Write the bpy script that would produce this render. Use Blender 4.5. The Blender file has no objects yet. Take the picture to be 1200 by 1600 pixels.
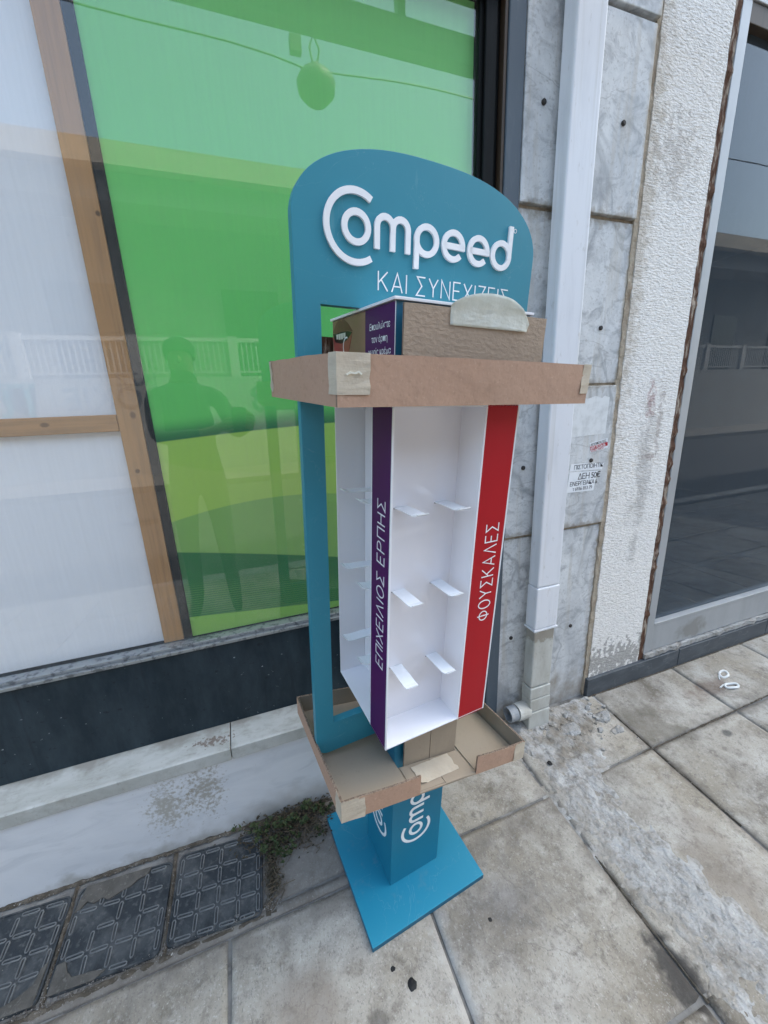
import bpy, bmesh, math, random
from mathutils import Vector, Matrix, noise

rnd = random.Random(7)
S = bpy.context.scene
COL = S.collection
R_ = math.radians

# ------------------------------------------------------------------ camera, sky, sun, exposure
cam_d = bpy.data.cameras.new('camera')
cam_d.sensor_fit = 'VERTICAL'; cam_d.sensor_height = 36.0
cam_d.lens = 36.0 * 615.3 / 1600.0
cam_d.clip_start = 0.02; cam_d.clip_end = 500.0
cam = bpy.data.objects.new('camera', cam_d); COL.objects.link(cam)
_R = ((0.939429, -0.124977, 0.319168), (-0.340501, -0.233905, 0.910601), (-0.039074, -0.964217, -0.262299))
cam.matrix_world = Matrix(((_R[0][0], -_R[0][1], -_R[0][2], 0.0),
                           (_R[1][0], -_R[1][1], -_R[1][2], 0.0),
                           (_R[2][0], -_R[2][1], -_R[2][2], 1.3),
                           (0, 0, 0, 1)))
S.camera = cam

SUN_AZ, SUN_EL = R_(65), R_(58)          # azimuth clockwise from +Y (behind the shop), elevation
wd = bpy.data.worlds.new('World'); S.world = wd; wd.use_nodes = True
nt = wd.node_tree; nt.nodes.clear()
sky = nt.nodes.new('ShaderNodeTexSky'); sky.sky_type = 'NISHITA'; sky.sun_disc = False
sky.sun_elevation = SUN_EL; sky.sun_rotation = SUN_AZ
sky.air_density = 1.0; sky.dust_density = 4.0; sky.ozone_density = 0.15
bg = nt.nodes.new('ShaderNodeBackground'); bg.inputs['Strength'].default_value = 0.13
wo = nt.nodes.new('ShaderNodeOutputWorld')
tint = nt.nodes.new('ShaderNodeMixRGB'); tint.blend_type = 'MULTIPLY'; tint.inputs[0].default_value = 1.0
tint.inputs[2].default_value = (0.965, 1.0, 0.93, 1.0)      # white balance put into the sky colour: all of it a touch less violet
nt.links.new(sky.outputs[0], tint.inputs[1]); nt.links.new(tint.outputs[0], bg.inputs[0]); nt.links.new(bg.outputs[0], wo.inputs[0])
sun_d = bpy.data.lights.new('sun', 'SUN'); sun_d.energy = 2.4; sun_d.angle = R_(0.6); sun_d.color = (1.0, 0.94, 0.86)
sun = bpy.data.objects.new('sun', sun_d); COL.objects.link(sun)
sv = Vector((math.sin(SUN_AZ) * math.cos(SUN_EL), math.cos(SUN_AZ) * math.cos(SUN_EL), math.sin(SUN_EL)))
sun.rotation_euler = sv.to_track_quat('Z', 'Y').to_euler()
S.view_settings.view_transform = 'Standard'; S.view_settings.look = 'None'
S.view_settings.gamma = 1.0; S.view_settings.use_curve_mapping = False
S.view_settings.exposure = 2.6
S.render.engine = 'CYCLES'
S.cycles.max_bounces = 6; S.cycles.transparent_max_bounces = 16
S.cycles.sample_clamp_indirect = 6.0
try:
    S.cycles.use_denoising = True
except Exception:
    pass

# ------------------------------------------------------------------ material helper
def M(name, base, rough=0.6, spec=0.4, metal=0.0, layers=(), bumps=(), coat=0.0, vary=0.0, rvar=None, trans=None, clear=None):
    m = bpy.data.materials.new(name); m.use_nodes = True
    t = m.node_tree; N = t.nodes; L = t.links
    b = N['Principled BSDF']
    b.inputs['Roughness'].default_value = rough
    b.inputs['Specular IOR Level'].default_value = spec
    b.inputs['Metallic'].default_value = metal
    b.inputs['Coat Weight'].default_value = coat
    tc = N.new('ShaderNodeTexCoord')
    def tex(k, s, d=4.0, rg=0.55, dist=0.0, off=(0, 0, 0)):
        mp = N.new('ShaderNodeMapping'); L.new(tc.outputs['Object'], mp.inputs['Vector'])
        mp.inputs['Location'].default_value = off
        if isinstance(s, (int, float)): s = (s, s, s)
        mp.inputs['Scale'].default_value = s
        if k == 'vor':
            n = N.new('ShaderNodeTexVoronoi'); n.inputs['Scale'].default_value = 1.0
            L.new(mp.outputs[0], n.inputs['Vector']); return n.outputs['Distance']
        if k == 'cell':
            n = N.new('ShaderNodeTexVoronoi'); n.feature = 'DISTANCE_TO_EDGE'; n.inputs['Scale'].default_value = 1.0
            L.new(mp.outputs[0], n.inputs['Vector']); return n.outputs['Distance']
        if k == 'wave':
            n = N.new('ShaderNodeTexWave'); n.inputs['Scale'].default_value = 1.0; n.bands_direction = 'X'
            n.inputs['Distortion'].default_value = dist; n.inputs['Detail'].default_value = 2.0
            L.new(mp.outputs[0], n.inputs['Vector']); return n.outputs['Fac']
        n = N.new('ShaderNodeTexNoise'); n.inputs['Scale'].default_value = 1.0
        n.inputs['Detail'].default_value = d; n.inputs['Roughness'].default_value = rg; n.inputs['Distortion'].default_value = dist
        L.new(mp.outputs[0], n.inputs['Vector']); return n.outputs['Fac']
    def mrange(sock, lo, hi, a, c):
        r = N.new('ShaderNodeMapRange'); r.inputs[1].default_value = lo; r.inputs[2].default_value = hi
        r.inputs[3].default_value = a; r.inputs[4].default_value = c; L.new(sock, r.inputs[0]); return r.outputs[0]
    def math_(op, a, c):
        n = N.new('ShaderNodeMath'); n.operation = op
        for i, q in enumerate((a, c)):
            if isinstance(q, (int, float)): n.inputs[i].default_value = q
            else: L.new(q, n.inputs[i])
        return n.outputs[0]
    rgb = N.new('ShaderNodeRGB'); rgb.outputs[0].default_value = (*base, 1); cur = rgb.outputs[0]
    if vary:
        oi = N.new('ShaderNodeObjectInfo'); hs = N.new('ShaderNodeHueSaturation')
        L.new(mrange(oi.outputs['Random'], 0, 1, 1 - vary, 1 + vary), hs.inputs['Value']); L.new(cur, hs.inputs['Color']); cur = hs.outputs[0]
    for ly in layers:
        k = ly.get('k', 'noise')
        if k == 'spot':
            p, r = ly['p'], ly['r']
            mp = N.new('ShaderNodeMapping'); L.new(tc.outputs['Object'], mp.inputs['Vector'])
            if isinstance(r, (int, float)): r = (r, r, r)
            mp.inputs['Scale'].default_value = tuple(1 / q for q in r)
            mp.inputs['Location'].default_value = tuple(-a / q for a, q in zip(p, r))
            ln = N.new('ShaderNodeVectorMath'); ln.operation = 'LENGTH'; L.new(mp.outputs[0], ln.inputs[0])
            ns = tex('noise', ly.get('s', 14), 4)
            dd = math_('ADD', ln.outputs['Value'], mrange(ns, 0.25, 0.75, -ly.get('j', 0.45), ly.get('j', 0.45)))
            fac = mrange(dd, 1.0, 1.0 - ly.get('soft', 0.5), 0.0, ly.get('f', 1.0))
        elif k == 'vein':
            q = math_('ABSOLUTE', math_('SUBTRACT', tex('noise', ly['s'], ly.get('d', 3.0), 0.5, ly.get('dist', 1.0), ly.get('off', (0, 0, 0))), 0.5), 0.0)
            fac = mrange(q, 0.0, ly.get('w', 0.015), ly.get('f', 1.0), 0.0)
        else:
            fac = mrange(tex(k, ly['s'], ly.get('d', 5.0), ly.get('rg', 0.6), ly.get('dist', 0.0), ly.get('off', (0, 0, 0))),
                         ly['lo'], ly['hi'], 0.0, ly.get('f', 1.0))
        mx = N.new('ShaderNodeMixRGB'); L.new(fac, mx.inputs[0]); L.new(cur, mx.inputs[1])
        mx.inputs[2].default_value = (*ly['c'], 1); cur = mx.outputs[0]
    L.new(cur, b.inputs['Base Color'])
    if rvar:
        L.new(mrange(tex('noise', rvar[0]), 0.3, 0.7, rvar[1], rvar[2]), b.inputs['Roughness'])
    prev = None
    for bp in bumps:
        bn = N.new('ShaderNodeBump'); bn.inputs['Strength'].default_value = bp[2]; bn.inputs['Distance'].default_value = bp[3]
        L.new(tex(bp[0], bp[1], dist=bp[4] if len(bp) > 4 else 0.0), bn.inputs['Height'])
        if prev: L.new(prev, bn.inputs['Normal'])
        prev = bn.outputs[0]
    if prev: L.new(prev, b.inputs['Normal'])
    if trans:
        tr = N.new('ShaderNodeBsdfTranslucent'); tr.inputs[0].default_value = (*base, 1)
        ms = N.new('ShaderNodeMixShader'); ms.inputs[0].default_value = trans
        L.new(b.outputs[0], ms.inputs[1]); L.new(tr.outputs[0], ms.inputs[2])
        L.new(ms.outputs[0], N['Material Output'].inputs[0])
        if clear:
            tp_ = N.new('ShaderNodeBsdfTransparent'); m2 = N.new('ShaderNodeMixShader'); m2.inputs[0].default_value = clear
            L.new(ms.outputs[0], m2.inputs[1]); L.new(tp_.outputs[0], m2.inputs[2]); L.new(m2.outputs[0], N['Material Output'].inputs[0])
    return m

def glass_mat(name, ior, dirt, tint=(1, 1, 1), dirt_col=(0.6, 0.63, 0.62)):
    """A thin dusty pane: clear sheet that mirrors by Fresnel, with a faint film of grime."""
    m = bpy.data.materials.new(name); m.use_nodes = True
    t = m.node_tree; N = t.nodes; L = t.links; N.clear()
    out = N.new('ShaderNodeOutputMaterial')
    tr = N.new('ShaderNodeBsdfTransparent'); tr.inputs[0].default_value = (*tint, 1)
    gl = N.new('ShaderNodeBsdfGlossy'); gl.inputs['Roughness'].default_value = 0.0
    df = N.new('ShaderNodeBsdfDiffuse'); df.inputs[0].default_value = (*dirt_col, 1)
    # plain Schlick reflectance of a thin sheet, the same from both sides
    ge = N.new('ShaderNodeNewGeometry'); dt = N.new('ShaderNodeVectorMath'); dt.operation = 'DOT_PRODUCT'
    L.new(ge.outputs['Normal'], dt.inputs[0]); L.new(ge.outputs['Incoming'], dt.inputs[1])
    def mt(op, a, c):
        n = N.new('ShaderNodeMath'); n.operation = op
        for i, q in enumerate((a, c)):
            if isinstance(q, (int, float)): n.inputs[i].default_value = q
            else: L.new(q, n.inputs[i])
        return n
    f0 = ((ior - 1) / (ior + 1)) ** 2
    fr = mt('ADD', mt('MULTIPLY', mt('POWER', mt('SUBTRACT', 1.0, mt('ABSOLUTE', dt.outputs['Value'], 0.0).outputs[0]).outputs[0], 5.0).outputs[0], 1 - f0).outputs[0], f0)
    tc = N.new('ShaderNodeTexCoord'); mp = N.new('ShaderNodeMapping'); mp.inputs['Scale'].default_value = (140, 1, 6)
    L.new(tc.outputs['Object'], mp.inputs[0])
    ns = N.new('ShaderNodeTexNoise'); ns.inputs['Scale'].default_value = 1; ns.inputs['Detail'].default_value = 6
    L.new(mp.outputs[0], ns.inputs['Vector'])
    mr = N.new('ShaderNodeMapRange'); mr.inputs[1].default_value = 0.3; mr.inputs[2].default_value = 0.8
    mr.inputs[3].default_value = dirt * 0.75; mr.inputs[4].default_value = dirt * 1.35
    L.new(ns.outputs['Fac'], mr.inputs[0])
    a = N.new('ShaderNodeMixShader'); L.new(mr.outputs[0], a.inputs[0]); L.new(tr.outputs[0], a.inputs[1]); L.new(df.outputs[0], a.inputs[2])
    c = N.new('ShaderNodeMixShader'); L.new(fr.outputs[0], c.inputs[0]); L.new(a.outputs[0], c.inputs[1]); L.new(gl.outputs[0], c.inputs[2])
    L.new(c.outputs[0], out.inputs[0])
    return m

# ------------------------------------------------------------------ mesh helpers
class MB:
    def __init__(s): s.v = []; s.f = []; s.mi = []
    def add(s, vs, fs, mi=0):
        o = len(s.v); s.v += [tuple(p) for p in vs]; s.f += [tuple(i + o for i in f) for f in fs]; s.mi += [mi] * len(fs); return s
    def box(s, x0, x1, y0, y1, z0, z1, mi=0):
        return s.add([(x0, y0, z0), (x1, y0, z0), (x1, y1, z0), (x0, y1, z0), (x0, y0, z1), (x1, y0, z1), (x1, y1, z1), (x0, y1, z1)],
                     [(0, 3, 2, 1), (4, 5, 6, 7), (0, 1, 5, 4), (1, 2, 6, 5), (2, 3, 7, 6), (3, 0, 4, 7)], mi)
    def prism(s, pts, axis, a, b, mi=0):
        """closed 2-D outline (ccw) extruded from a to b along axis 'y' (x,z outline) or 'z' (x,y outline) or 'x' (y,z)"""
        n = len(pts)
        def p3(p, q): return {'y': (p[0], q, p[1]), 'z': (p[0], p[1], q), 'x': (q, p[0], p[1])}[axis]
        vs = [p3(p, a) for p in pts] + [p3(p, b) for p in pts]
        fs = [tuple(range(n)), tuple(range(2 * n - 1, n - 1, -1))] + [(i, i + n, (i + 1) % n + n, (i + 1) % n) for i in range(n)]
        return s.add(vs, fs, mi)
    def tube(s, pts, r, n=8, cap=True, mi=0):
        pts = [Vector(p) for p in pts]; rr = r if isinstance(r, (list, tuple)) else [r] * len(pts); vs = []; fs = []
        for i, p in enumerate(pts):
            d = (pts[min(i + 1, len(pts) - 1)] - pts[max(i - 1, 0)]).normalized()
            a = d.orthogonal().normalized() if i == 0 else (a - d * a.dot(d)).normalized()
            b = d.cross(a)
            vs += [p + (a * math.cos(2 * math.pi * k / n) + b * math.sin(2 * math.pi * k / n)) * rr[i] for k in range(n)]
        for i in range(len(pts) - 1):
            fs += [(i * n + k, i * n + (k + 1) % n, (i + 1) * n + (k + 1) % n, (i + 1) * n + k) for k in range(n)]
        if cap: fs += [tuple(range(n - 1, -1, -1)), tuple((len(pts) - 1) * n + k for k in range(n))]
        return s.add(vs, fs, mi)
    def build(s, name, mats, parent=None, bevel=0.0, segs=2, smooth=False):
        me = bpy.data.meshes.new(name); me.from_pydata(s.v, [], s.f)
        for m in (mats if isinstance(mats, (list, tuple)) else [mats]): me.materials.append(m)
        me.polygons.foreach_set('material_index', s.mi)
        bm = bmesh.new(); bm.from_mesh(me)
        bmesh.ops.recalc_face_normals(bm, faces=bm.faces[:])
        if bevel > 0:
            es = [e for e in bm.edges if len(e.link_faces) == 2 and e.calc_face_angle(0) > 0.5]
            bmesh.ops.bevel(bm, geom=es, offset=bevel, segments=segs, profile=0.5, affect='EDGES', clamp_overlap=True)
        bm.to_mesh(me); bm.free()
        if smooth:
            me.polygons.foreach_set('use_smooth', [True] * len(me.polygons))
        o = bpy.data.objects.new(name, me); COL.objects.link(o)
        if parent: o.parent = parent
        return o

def tag(o, label=None, cat=None, group=None, kind=None):
    if label: o['label'] = label
    if cat: o['category'] = cat
    if group: o['group'] = group
    if kind: o['kind'] = kind
    return o
def empty(name, mat=None, label=None, cat=None, group=None):
    o = bpy.data.objects.new(name, None); COL.objects.link(o); o.empty_display_size = 0.05
    if mat is not None: o.matrix_world = mat
    return tag(o, label, cat, group)
def link_copy(o, parent=None, mw=None):
    c = o.copy(); COL.objects.link(c)
    if parent: c.parent = parent
    if mw is not None: c.matrix_local = mw
    return c

def nz(x, y, z=0.0): return noise.noise(Vector((x, y, z)))
def smin(a, b, k=0.25):
    h = max(k - abs(a - b), 0) / k; return min(a, b) - h * h * k * 0.25
def G(x, y):
    """pavement height: falls away from the wall and gently to the right"""
    xe = smin(x, 1.25, 0.5); xe = -smin(-xe, 1.2, 0.4)
    return 0.0333 * (0.3016 - xe) + 0.07115 * (y - 0.8302)

# ------------------------------------------------------------------ materials
m_teal = M('teal_board', (0.024, 0.225, 0.305), 0.42, 0.45, layers=[dict(s=6, lo=0.35, hi=0.75, c=(0.034, 0.245, 0.33), f=0.5), dict(s=160, lo=0.68, hi=0.75, c=(0.2, 0.4, 0.5), f=0.25), dict(s=(70, 70, 9), lo=0.66, hi=0.74, c=(0.10, 0.30, 0.37), f=0.4, d=8), dict(k='vein', s=(6, 6, 9), w=0.0018, c=(0.16, 0.34, 0.40), f=0.35, d=5)], bumps=[('noise', 220, 0.06, 0.001)])
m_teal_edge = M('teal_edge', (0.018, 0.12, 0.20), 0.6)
m_teal_base = M('teal_base', (0.012, 0.225, 0.345), 0.5, 0.4, layers=[dict(s=9, lo=0.35, hi=0.8, c=(0.022, 0.235, 0.345), f=0.5), dict(s=(300, 300, 300), lo=0.7, hi=0.76, c=(0.35, 0.5, 0.6), f=0.35), dict(s=30, lo=0.58, hi=0.8, c=(0.14, 0.25, 0.30), f=0.45, d=8), dict(k='vein', s=(5, 5, 5), w=0.002, c=(0.16, 0.34, 0.42), f=0.4, d=5)])
m_white = M('white_plastic', (0.85, 0.835, 0.86), 0.28, 0.5, layers=[dict(s=5, lo=0.4, hi=0.8, c=(0.82, 0.805, 0.835), f=0.5)])
m_back = M('white_back_panel', (0.82, 0.805, 0.84), 0.06, 0.7, layers=[dict(s=3, lo=0.4, hi=0.8, c=(0.79, 0.775, 0.81), f=0.6)], rvar=(12, 0.04, 0.09), coat=0.6)
m_prong = M('clear_white_prong', (0.86, 0.88, 0.90), 0.2, 0.5, coat=0.3)
m_letter = M('white_lettering', (0.84, 0.84, 0.85), 0.4, 0.4)
m_logo = M('white_foam_letters', (0.83, 0.83, 0.84), 0.5, 0.4, layers=[dict(s=40, lo=0.6, hi=0.75, c=(0.7, 0.7, 0.7), f=0.25)])
m_purple = M('purple_print', (0.078, 0.007, 0.092), 0.45, 0.25, layers=[dict(s=4, lo=0.4, hi=0.8, c=(0.075, 0.010, 0.085), f=0.6)])
m_red = M('red_print', (0.42, 0.008, 0.014), 0.45, 0.25, layers=[dict(s=4, lo=0.4, hi=0.8, c=(0.38, 0.012, 0.02), f=0.6)])
m_kraft = M('kraft_outside', (0.43, 0.275, 0.195), 0.82, 0.18, layers=[dict(s=7, lo=0.4, hi=0.7, c=(0.46, 0.305, 0.222), f=0.6, d=8), dict(s=(140, 140, 170), lo=0.56, hi=0.70, c=(0.30, 0.19, 0.13), f=0.4), dict(s=210, lo=0.58, hi=0.68, c=(0.56, 0.41, 0.31), f=0.35), dict(s=18, lo=0.62, hi=0.74, c=(0.27, 0.17, 0.12), f=0.5, d=8)], bumps=[('noise', 130, 0.25, 0.0015), ('noise', 14, 0.45, 0.010), ('vor', 9, 0.12, 0.01)])
m_kraft_in = M('kraft_inside', (0.35, 0.285, 0.215), 0.85, 0.15, layers=[dict(s=5, lo=0.4, hi=0.75, c=(0.34, 0.28, 0.21), f=0.6), dict(s=120, lo=0.6, hi=0.75, c=(0.2, 0.16, 0.12), f=0.3)], bumps=[('wave', (190, 2, 2), 0.12, 0.001, 0.4), ('noise', 60, 0.15, 0.002)])
m_sheet_c = M('crinkled_cardboard', (0.37, 0.285, 0.215), 0.85, 0.15, layers=[dict(s=8, lo=0.4, hi=0.75, c=(0.31, 0.24, 0.18), f=0.5)], bumps=[('vor', (95, 95, 130), 0.22, 0.003), ('noise', (110, 110, 210), 0.5, 0.003, 0.4)])
m_card_edge = M('cardboard_edge', (0.14, 0.10, 0.075), 0.9, 0.1, layers=[dict(s=(260, 260, 30), lo=0.45, hi=0.55, c=(0.32, 0.24, 0.18), f=0.8)])
m_tape = M('masking_tape', (0.66, 0.58, 0.46), 0.7, 0.3, layers=[dict(s=(14, 14, 90), lo=0.4, hi=0.7, c=(0.54, 0.45, 0.35), f=0.6), dict(s=150, lo=0.55, hi=0.7, c=(0.58, 0.53, 0.45), f=0.5)], bumps=[('noise', (40, 40, 260), 0.45, 0.002), ('noise', 35, 0.5, 0.006)], trans=0.08, clear=0.15)
m_tape_pale = M('pale_tape', (0.90, 0.91, 0.84), 0.4, 0.3, layers=[dict(s=30, lo=0.4, hi=0.7, c=(0.74, 0.73, 0.62), f=0.6)], bumps=[('noise', (60, 60, 200), 0.5, 0.003), ('noise', 25, 0.6, 0.010)], trans=0.22, clear=0.22)
m_slab = M('pavement_slab', (0.300, 0.268, 0.216), 0.88, 0.22, vary=0.08, layers=[
    dict(s=2.1, lo=0.40, hi=0.60, c=(0.425, 0.405, 0.365), f=0.8, d=7, rg=0.62),
    dict(s=4.2, lo=0.47, hi=0.68, c=(0.14, 0.12, 0.094), f=0.9, off=(5, 2, 0), d=9, rg=0.68, dist=0.5),
    dict(s=9, lo=0.48, hi=0.70, c=(0.49, 0.47, 0.43), f=0.6, d=9, rg=0.7, off=(1, 8, 0)),
    dict(s=28, lo=0.52, hi=0.68, c=(0.12, 0.105, 0.09), f=0.65, off=(1, 7, 3), d=9, rg=0.7),
    dict(s=95, lo=0.55, hi=0.70, c=(0.53, 0.51, 0.475), f=0.35, d=6), dict(s=(240, 150, 240), lo=0.55, hi=0.66, c=(0.12, 0.108, 0.095), f=0.5, off=(3, 3, 3)),
    dict(s=260, lo=0.60, hi=0.68, c=(0.62, 0.60, 0.56), f=0.4),
    dict(s=(17, 17, 17), lo=0.66, hi=0.74, c=(0.09, 0.082, 0.075), f=0.55, d=6, rg=0.6, off=(9, 3, 0)),
    dict(k='vein', s=(1.6, 1.6, 1.6), w=0.0020, c=(0.09, 0.08, 0.07), f=0.35, d=9, dist=0.4, off=(4, 1, 0)),
    dict(k='spot', p=(0.846, 0.5, 0), r=(0.035, 1.2, 1), c=(0.13, 0.115, 0.10), f=0.6, s=18, j=0.8, soft=0.9),
    dict(k='spot', p=(0.322, 0.4, 0), r=(0.03, 1.0, 1), c=(0.46, 0.45, 0.43), f=0.6, s=16, j=0.8, soft=0.9),
    dict(k='spot', p=(0.1, 0.765, 0), r=(0.9, 0.04, 1), c=(0.17, 0.15, 0.13), f=0.6, s=16, j=0.8, soft=0.9),
    dict(k='spot', p=(1.9, 0.83, 0), r=(0.9, 0.035, 1), c=(0.16, 0.145, 0.125), f=0.6, s=16, j=0.8, soft=0.9),
    dict(k='spot', p=(1.36, 0.7, 0), r=(0.03, 0.6, 1), c=(0.14, 0.12, 0.10), f=0.6, s=16, j=0.8, soft=0.9),
    dict(k='spot', p=(-0.02, 0.6, 0), r=(0.14, 0.12, 1), c=(0.20, 0.165, 0.135), f=0.55, s=9, j=0.7, soft=0.9),
    dict(k='spot', p=(1.15, 0.45, 0), r=(0.16, 0.2, 1), c=(0.21, 0.175, 0.14), f=0.55, s=9, j=0.7, soft=0.9),
    dict(k='spot', p=(0.83, 0.36, 0), r=(0.055, 0.10, 1), c=(0.045, 0.042, 0.04), f=0.85, j=0.5, s=25),
    dict(k='spot', p=(0.52, 0.62, 0), r=(0.20, 0.13, 1), c=(0.13, 0.125, 0.13), f=0.45, soft=0.9),
    dict(k='spot', p=(0.13, 0.53, 0), r=(0.03, 0.03, 1), c=(0.10, 0.09, 0.08), f=0.6),
    dict(k='spot', p=(1.70, 0.77, 0), r=(0.028, 0.02, 1), c=(0.07, 0.07, 0.07), f=0.75, j=0.25),
    dict(k='spot', p=(1.95, 0.62, 0), r=(0.16, 0.07, 1), c=(0.11, 0.10, 0.095), f=0.6, s=40, j=0.8),
    dict(k='spot', p=(1.9, 0.96, 0), r=(0.14, 0.05, 1), c=(0.12, 0.075, 0.055), f=0.55, j=0.6),
    dict(k='spot', p=(1.45, 0.93, 0), r=(0.13, 0.16, 1), c=(0.13, 0.115, 0.09), f=0.55, j=0.7)],
    bumps=[('noise', 25, 0.35, 0.008), ('noise', 190, 0.45, 0.003), ('vor', 55, 0.15, 0.003)])
m_mortar = M('joint_mortar', (0.22, 0.215, 0.205), 0.95, 0.1, layers=[dict(s=12, lo=0.4, hi=0.7, c=(0.07, 0.065, 0.06), f=0.9), dict(s=120, lo=0.5, hi=0.7, c=(0.25, 0.24, 0.22), f=0.6)], bumps=[('noise', 60, 0.6, 0.006)])
m_dirt = M('dirty_concrete', (0.215, 0.20, 0.18), 0.95, 0.1, layers=[dict(s=8, lo=0.4, hi=0.7, c=(0.12, 0.105, 0.09), f=0.9), dict(s=70, lo=0.52, hi=0.7, c=(0.26, 0.25, 0.23), f=0.5), dict(s=220, lo=0.6, hi=0.7, c=(0.35, 0.34, 0.31), f=0.5)], bumps=[('noise', 35, 0.6, 0.008), ('noise', 200, 0.5, 0.003)])
m_cement = M('rough_cement', (0.36, 0.355, 0.34), 0.92, 0.15, layers=[
    dict(s=6, lo=0.42, hi=0.62, c=(0.46, 0.46, 0.45), f=0.8, d=9, rg=0.72), dict(s=9, lo=0.48, hi=0.68, c=(0.20, 0.175, 0.14), f=0.8, off=(4, 4, 0), d=9, rg=0.68, dist=0.6),
    dict(s=34, lo=0.50, hi=0.66, c=(0.15, 0.135, 0.115), f=0.65, d=9, rg=0.7), dict(s=110, lo=0.55, hi=0.70, c=(0.55, 0.55, 0.54), f=0.35),
    dict(k='spot', p=(1.10, 0.98, 0), r=(0.22, 0.15, 1), c=(0.19, 0.16, 0.12), f=0.7, s=16, j=0.9, soft=0.8),
    dict(k='spot', p=(0.88, 0.3, 0), r=(0.05, 1.2, 1), c=(0.30, 0.275, 0.235), f=0.8, s=12, j=0.9, soft=1.0),
    dict(k='spot', p=(1.13, 0.3, 0), r=(0.05, 1.2, 1), c=(0.32, 0.295, 0.255), f=0.7, s=12, j=0.9, soft=1.0)],
    bumps=[('noise', 22, 0.8, 0.022), ('noise', 75, 0.8, 0.010), ('vor', 38, 0.35, 0.01)])
m_marble = M('grey_marble', (0.58, 0.60, 0.605), 0.38, 0.4, vary=0.06, layers=[
    dict(s=(30, 30, 44), lo=0.34, hi=0.66, c=(0.72, 0.73, 0.735), f=0.8, d=9, rg=0.72),
    dict(s=(5, 5, 3), lo=0.45, hi=0.66, c=(0.38, 0.395, 0.41), f=0.7, off=(3, 1, 4), d=8, rg=0.65, dist=0.8),
    dict(s=(11, 11, 16), lo=0.50, hi=0.66, c=(0.27, 0.285, 0.305), f=0.75, off=(8, 2, 4), d=9, rg=0.72, dist=1.2),
    dict(k='vein', s=(2.4, 2.4, 1.5), w=0.022, c=(0.24, 0.255, 0.27), f=0.6, dist=0.9, d=5, off=(2, 0, 7)),
    dict(k='vein', s=(1.3, 1.3, 2.2), w=0.004, c=(0.17, 0.17, 0.17), f=0.4, dist=0.5, d=6, off=(5, 0, 2)),
    dict(s=110, lo=0.56, hi=0.68, c=(0.30, 0.295, 0.28), f=0.5),
    dict(s=(26, 26, 2.2), lo=0.54, hi=0.72, c=(0.42, 0.375, 0.30), f=0.55, off=(0, 0, 3)),
    dict(k='spot', p=(1.09, 1.13, 0.815), r=(0.5, 1, 0.02), c=(0.24, 0.21, 0.17), f=0.7, s=40, j=0.8, soft=0.8),
    dict(k='spot', p=(1.09, 1.13, 1.34), r=(0.5, 1, 0.02), c=(0.24, 0.21, 0.17), f=0.7, s=40, j=0.8, soft=0.8),
    dict(k='spot', p=(1.09, 1.13, 1.85), r=(0.5, 1, 0.025), c=(0.26, 0.22, 0.17), f=0.75, s=40, j=0.8, soft=0.8),
    dict(k='spot', p=(1.32, 1.13, 1.0), r=(0.014, 1, 3), c=(0.38, 0.33, 0.25), f=0.7, s=30, j=0.9, soft=0.8),
    dict(k='spot', p=(1.09, 1.13, 0.02), r=(0.5, 1, 0.14), c=(0.25, 0.22, 0.18), f=0.75, s=14, j=0.7, soft=0.8)],
    bumps=[('noise', 40, 0.1, 0.003)], rvar=(20, 0.3, 0.6))
m_plinth = M('plinth_marble', (0.68, 0.695, 0.715), 0.45, 0.4, layers=[
    dict(s=(2.2, 2.2, 7), lo=0.45, hi=0.68, c=(0.56, 0.58, 0.61), f=0.7, dist=0.8),
    dict(s=(5, 5, 18), lo=0.55, hi=0.7, c=(0.50, 0.52, 0.545), f=0.5, dist=1.0, off=(3, 1, 0)),
    dict(k='spot', p=(-0.33, 1.05, 0.20), r=(0.055, 1, 0.09), c=(0.32, 0.29, 0.22), f=0.7, s=120, j=1.0, soft=0.8),
    dict(k='spot', p=(-0.23, 1.05, 0.22), r=(0.05, 1, 0.09), c=(0.30, 0.27, 0.21), f=0.75, s=120, j=1.1, soft=0.8),
    dict(k='spot', p=(0.1, 1.05, 0.06), r=(0.5, 1, 0.09), c=(0.33, 0.31, 0.28), f=0.55, s=8, j=0.6, soft=0.9),
    dict(k='spot', p=(-0.5, 1.05, 0.03), r=(0.9, 1, 0.04), c=(0.34, 0.33, 0.30), f=0.7, s=14, j=0.8, soft=0.8),
    dict(s=130, lo=0.66, hi=0.74, c=(0.3, 0.28, 0.25), f=0.35)], bumps=[('noise', 25, 0.08, 0.003)])
m_ledge = M('ledge_marble', (0.47, 0.48, 0.455), 0.5, 0.4, layers=[
    dict(s=(5, 14, 5), lo=0.42, hi=0.68, c=(0.34, 0.345, 0.315), f=0.8, dist=0.6),
    dict(s=(18, 40, 18), lo=0.48, hi=0.68, c=(0.27, 0.26, 0.225), f=0.65, d=9, rg=0.7), dict(k='spot', p=(-0.6, 1.14, 0.36), r=(2.0, 0.035, 0.3), c=(0.20, 0.185, 0.155), f=0.7, s=14, j=0.9, soft=0.9),
    dict(k='spot', p=(-0.19, 1.085, 0.36), r=(0.05, 0.014, 0.2), c=(0.13, 0.085, 0.06), f=0.75, s=110, j=1.4, soft=0.5),
    dict(s=120, lo=0.62, hi=0.72, c=(0.2, 0.19, 0.17), f=0.4)], bumps=[('noise', 25, 0.1, 0.003)])
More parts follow.
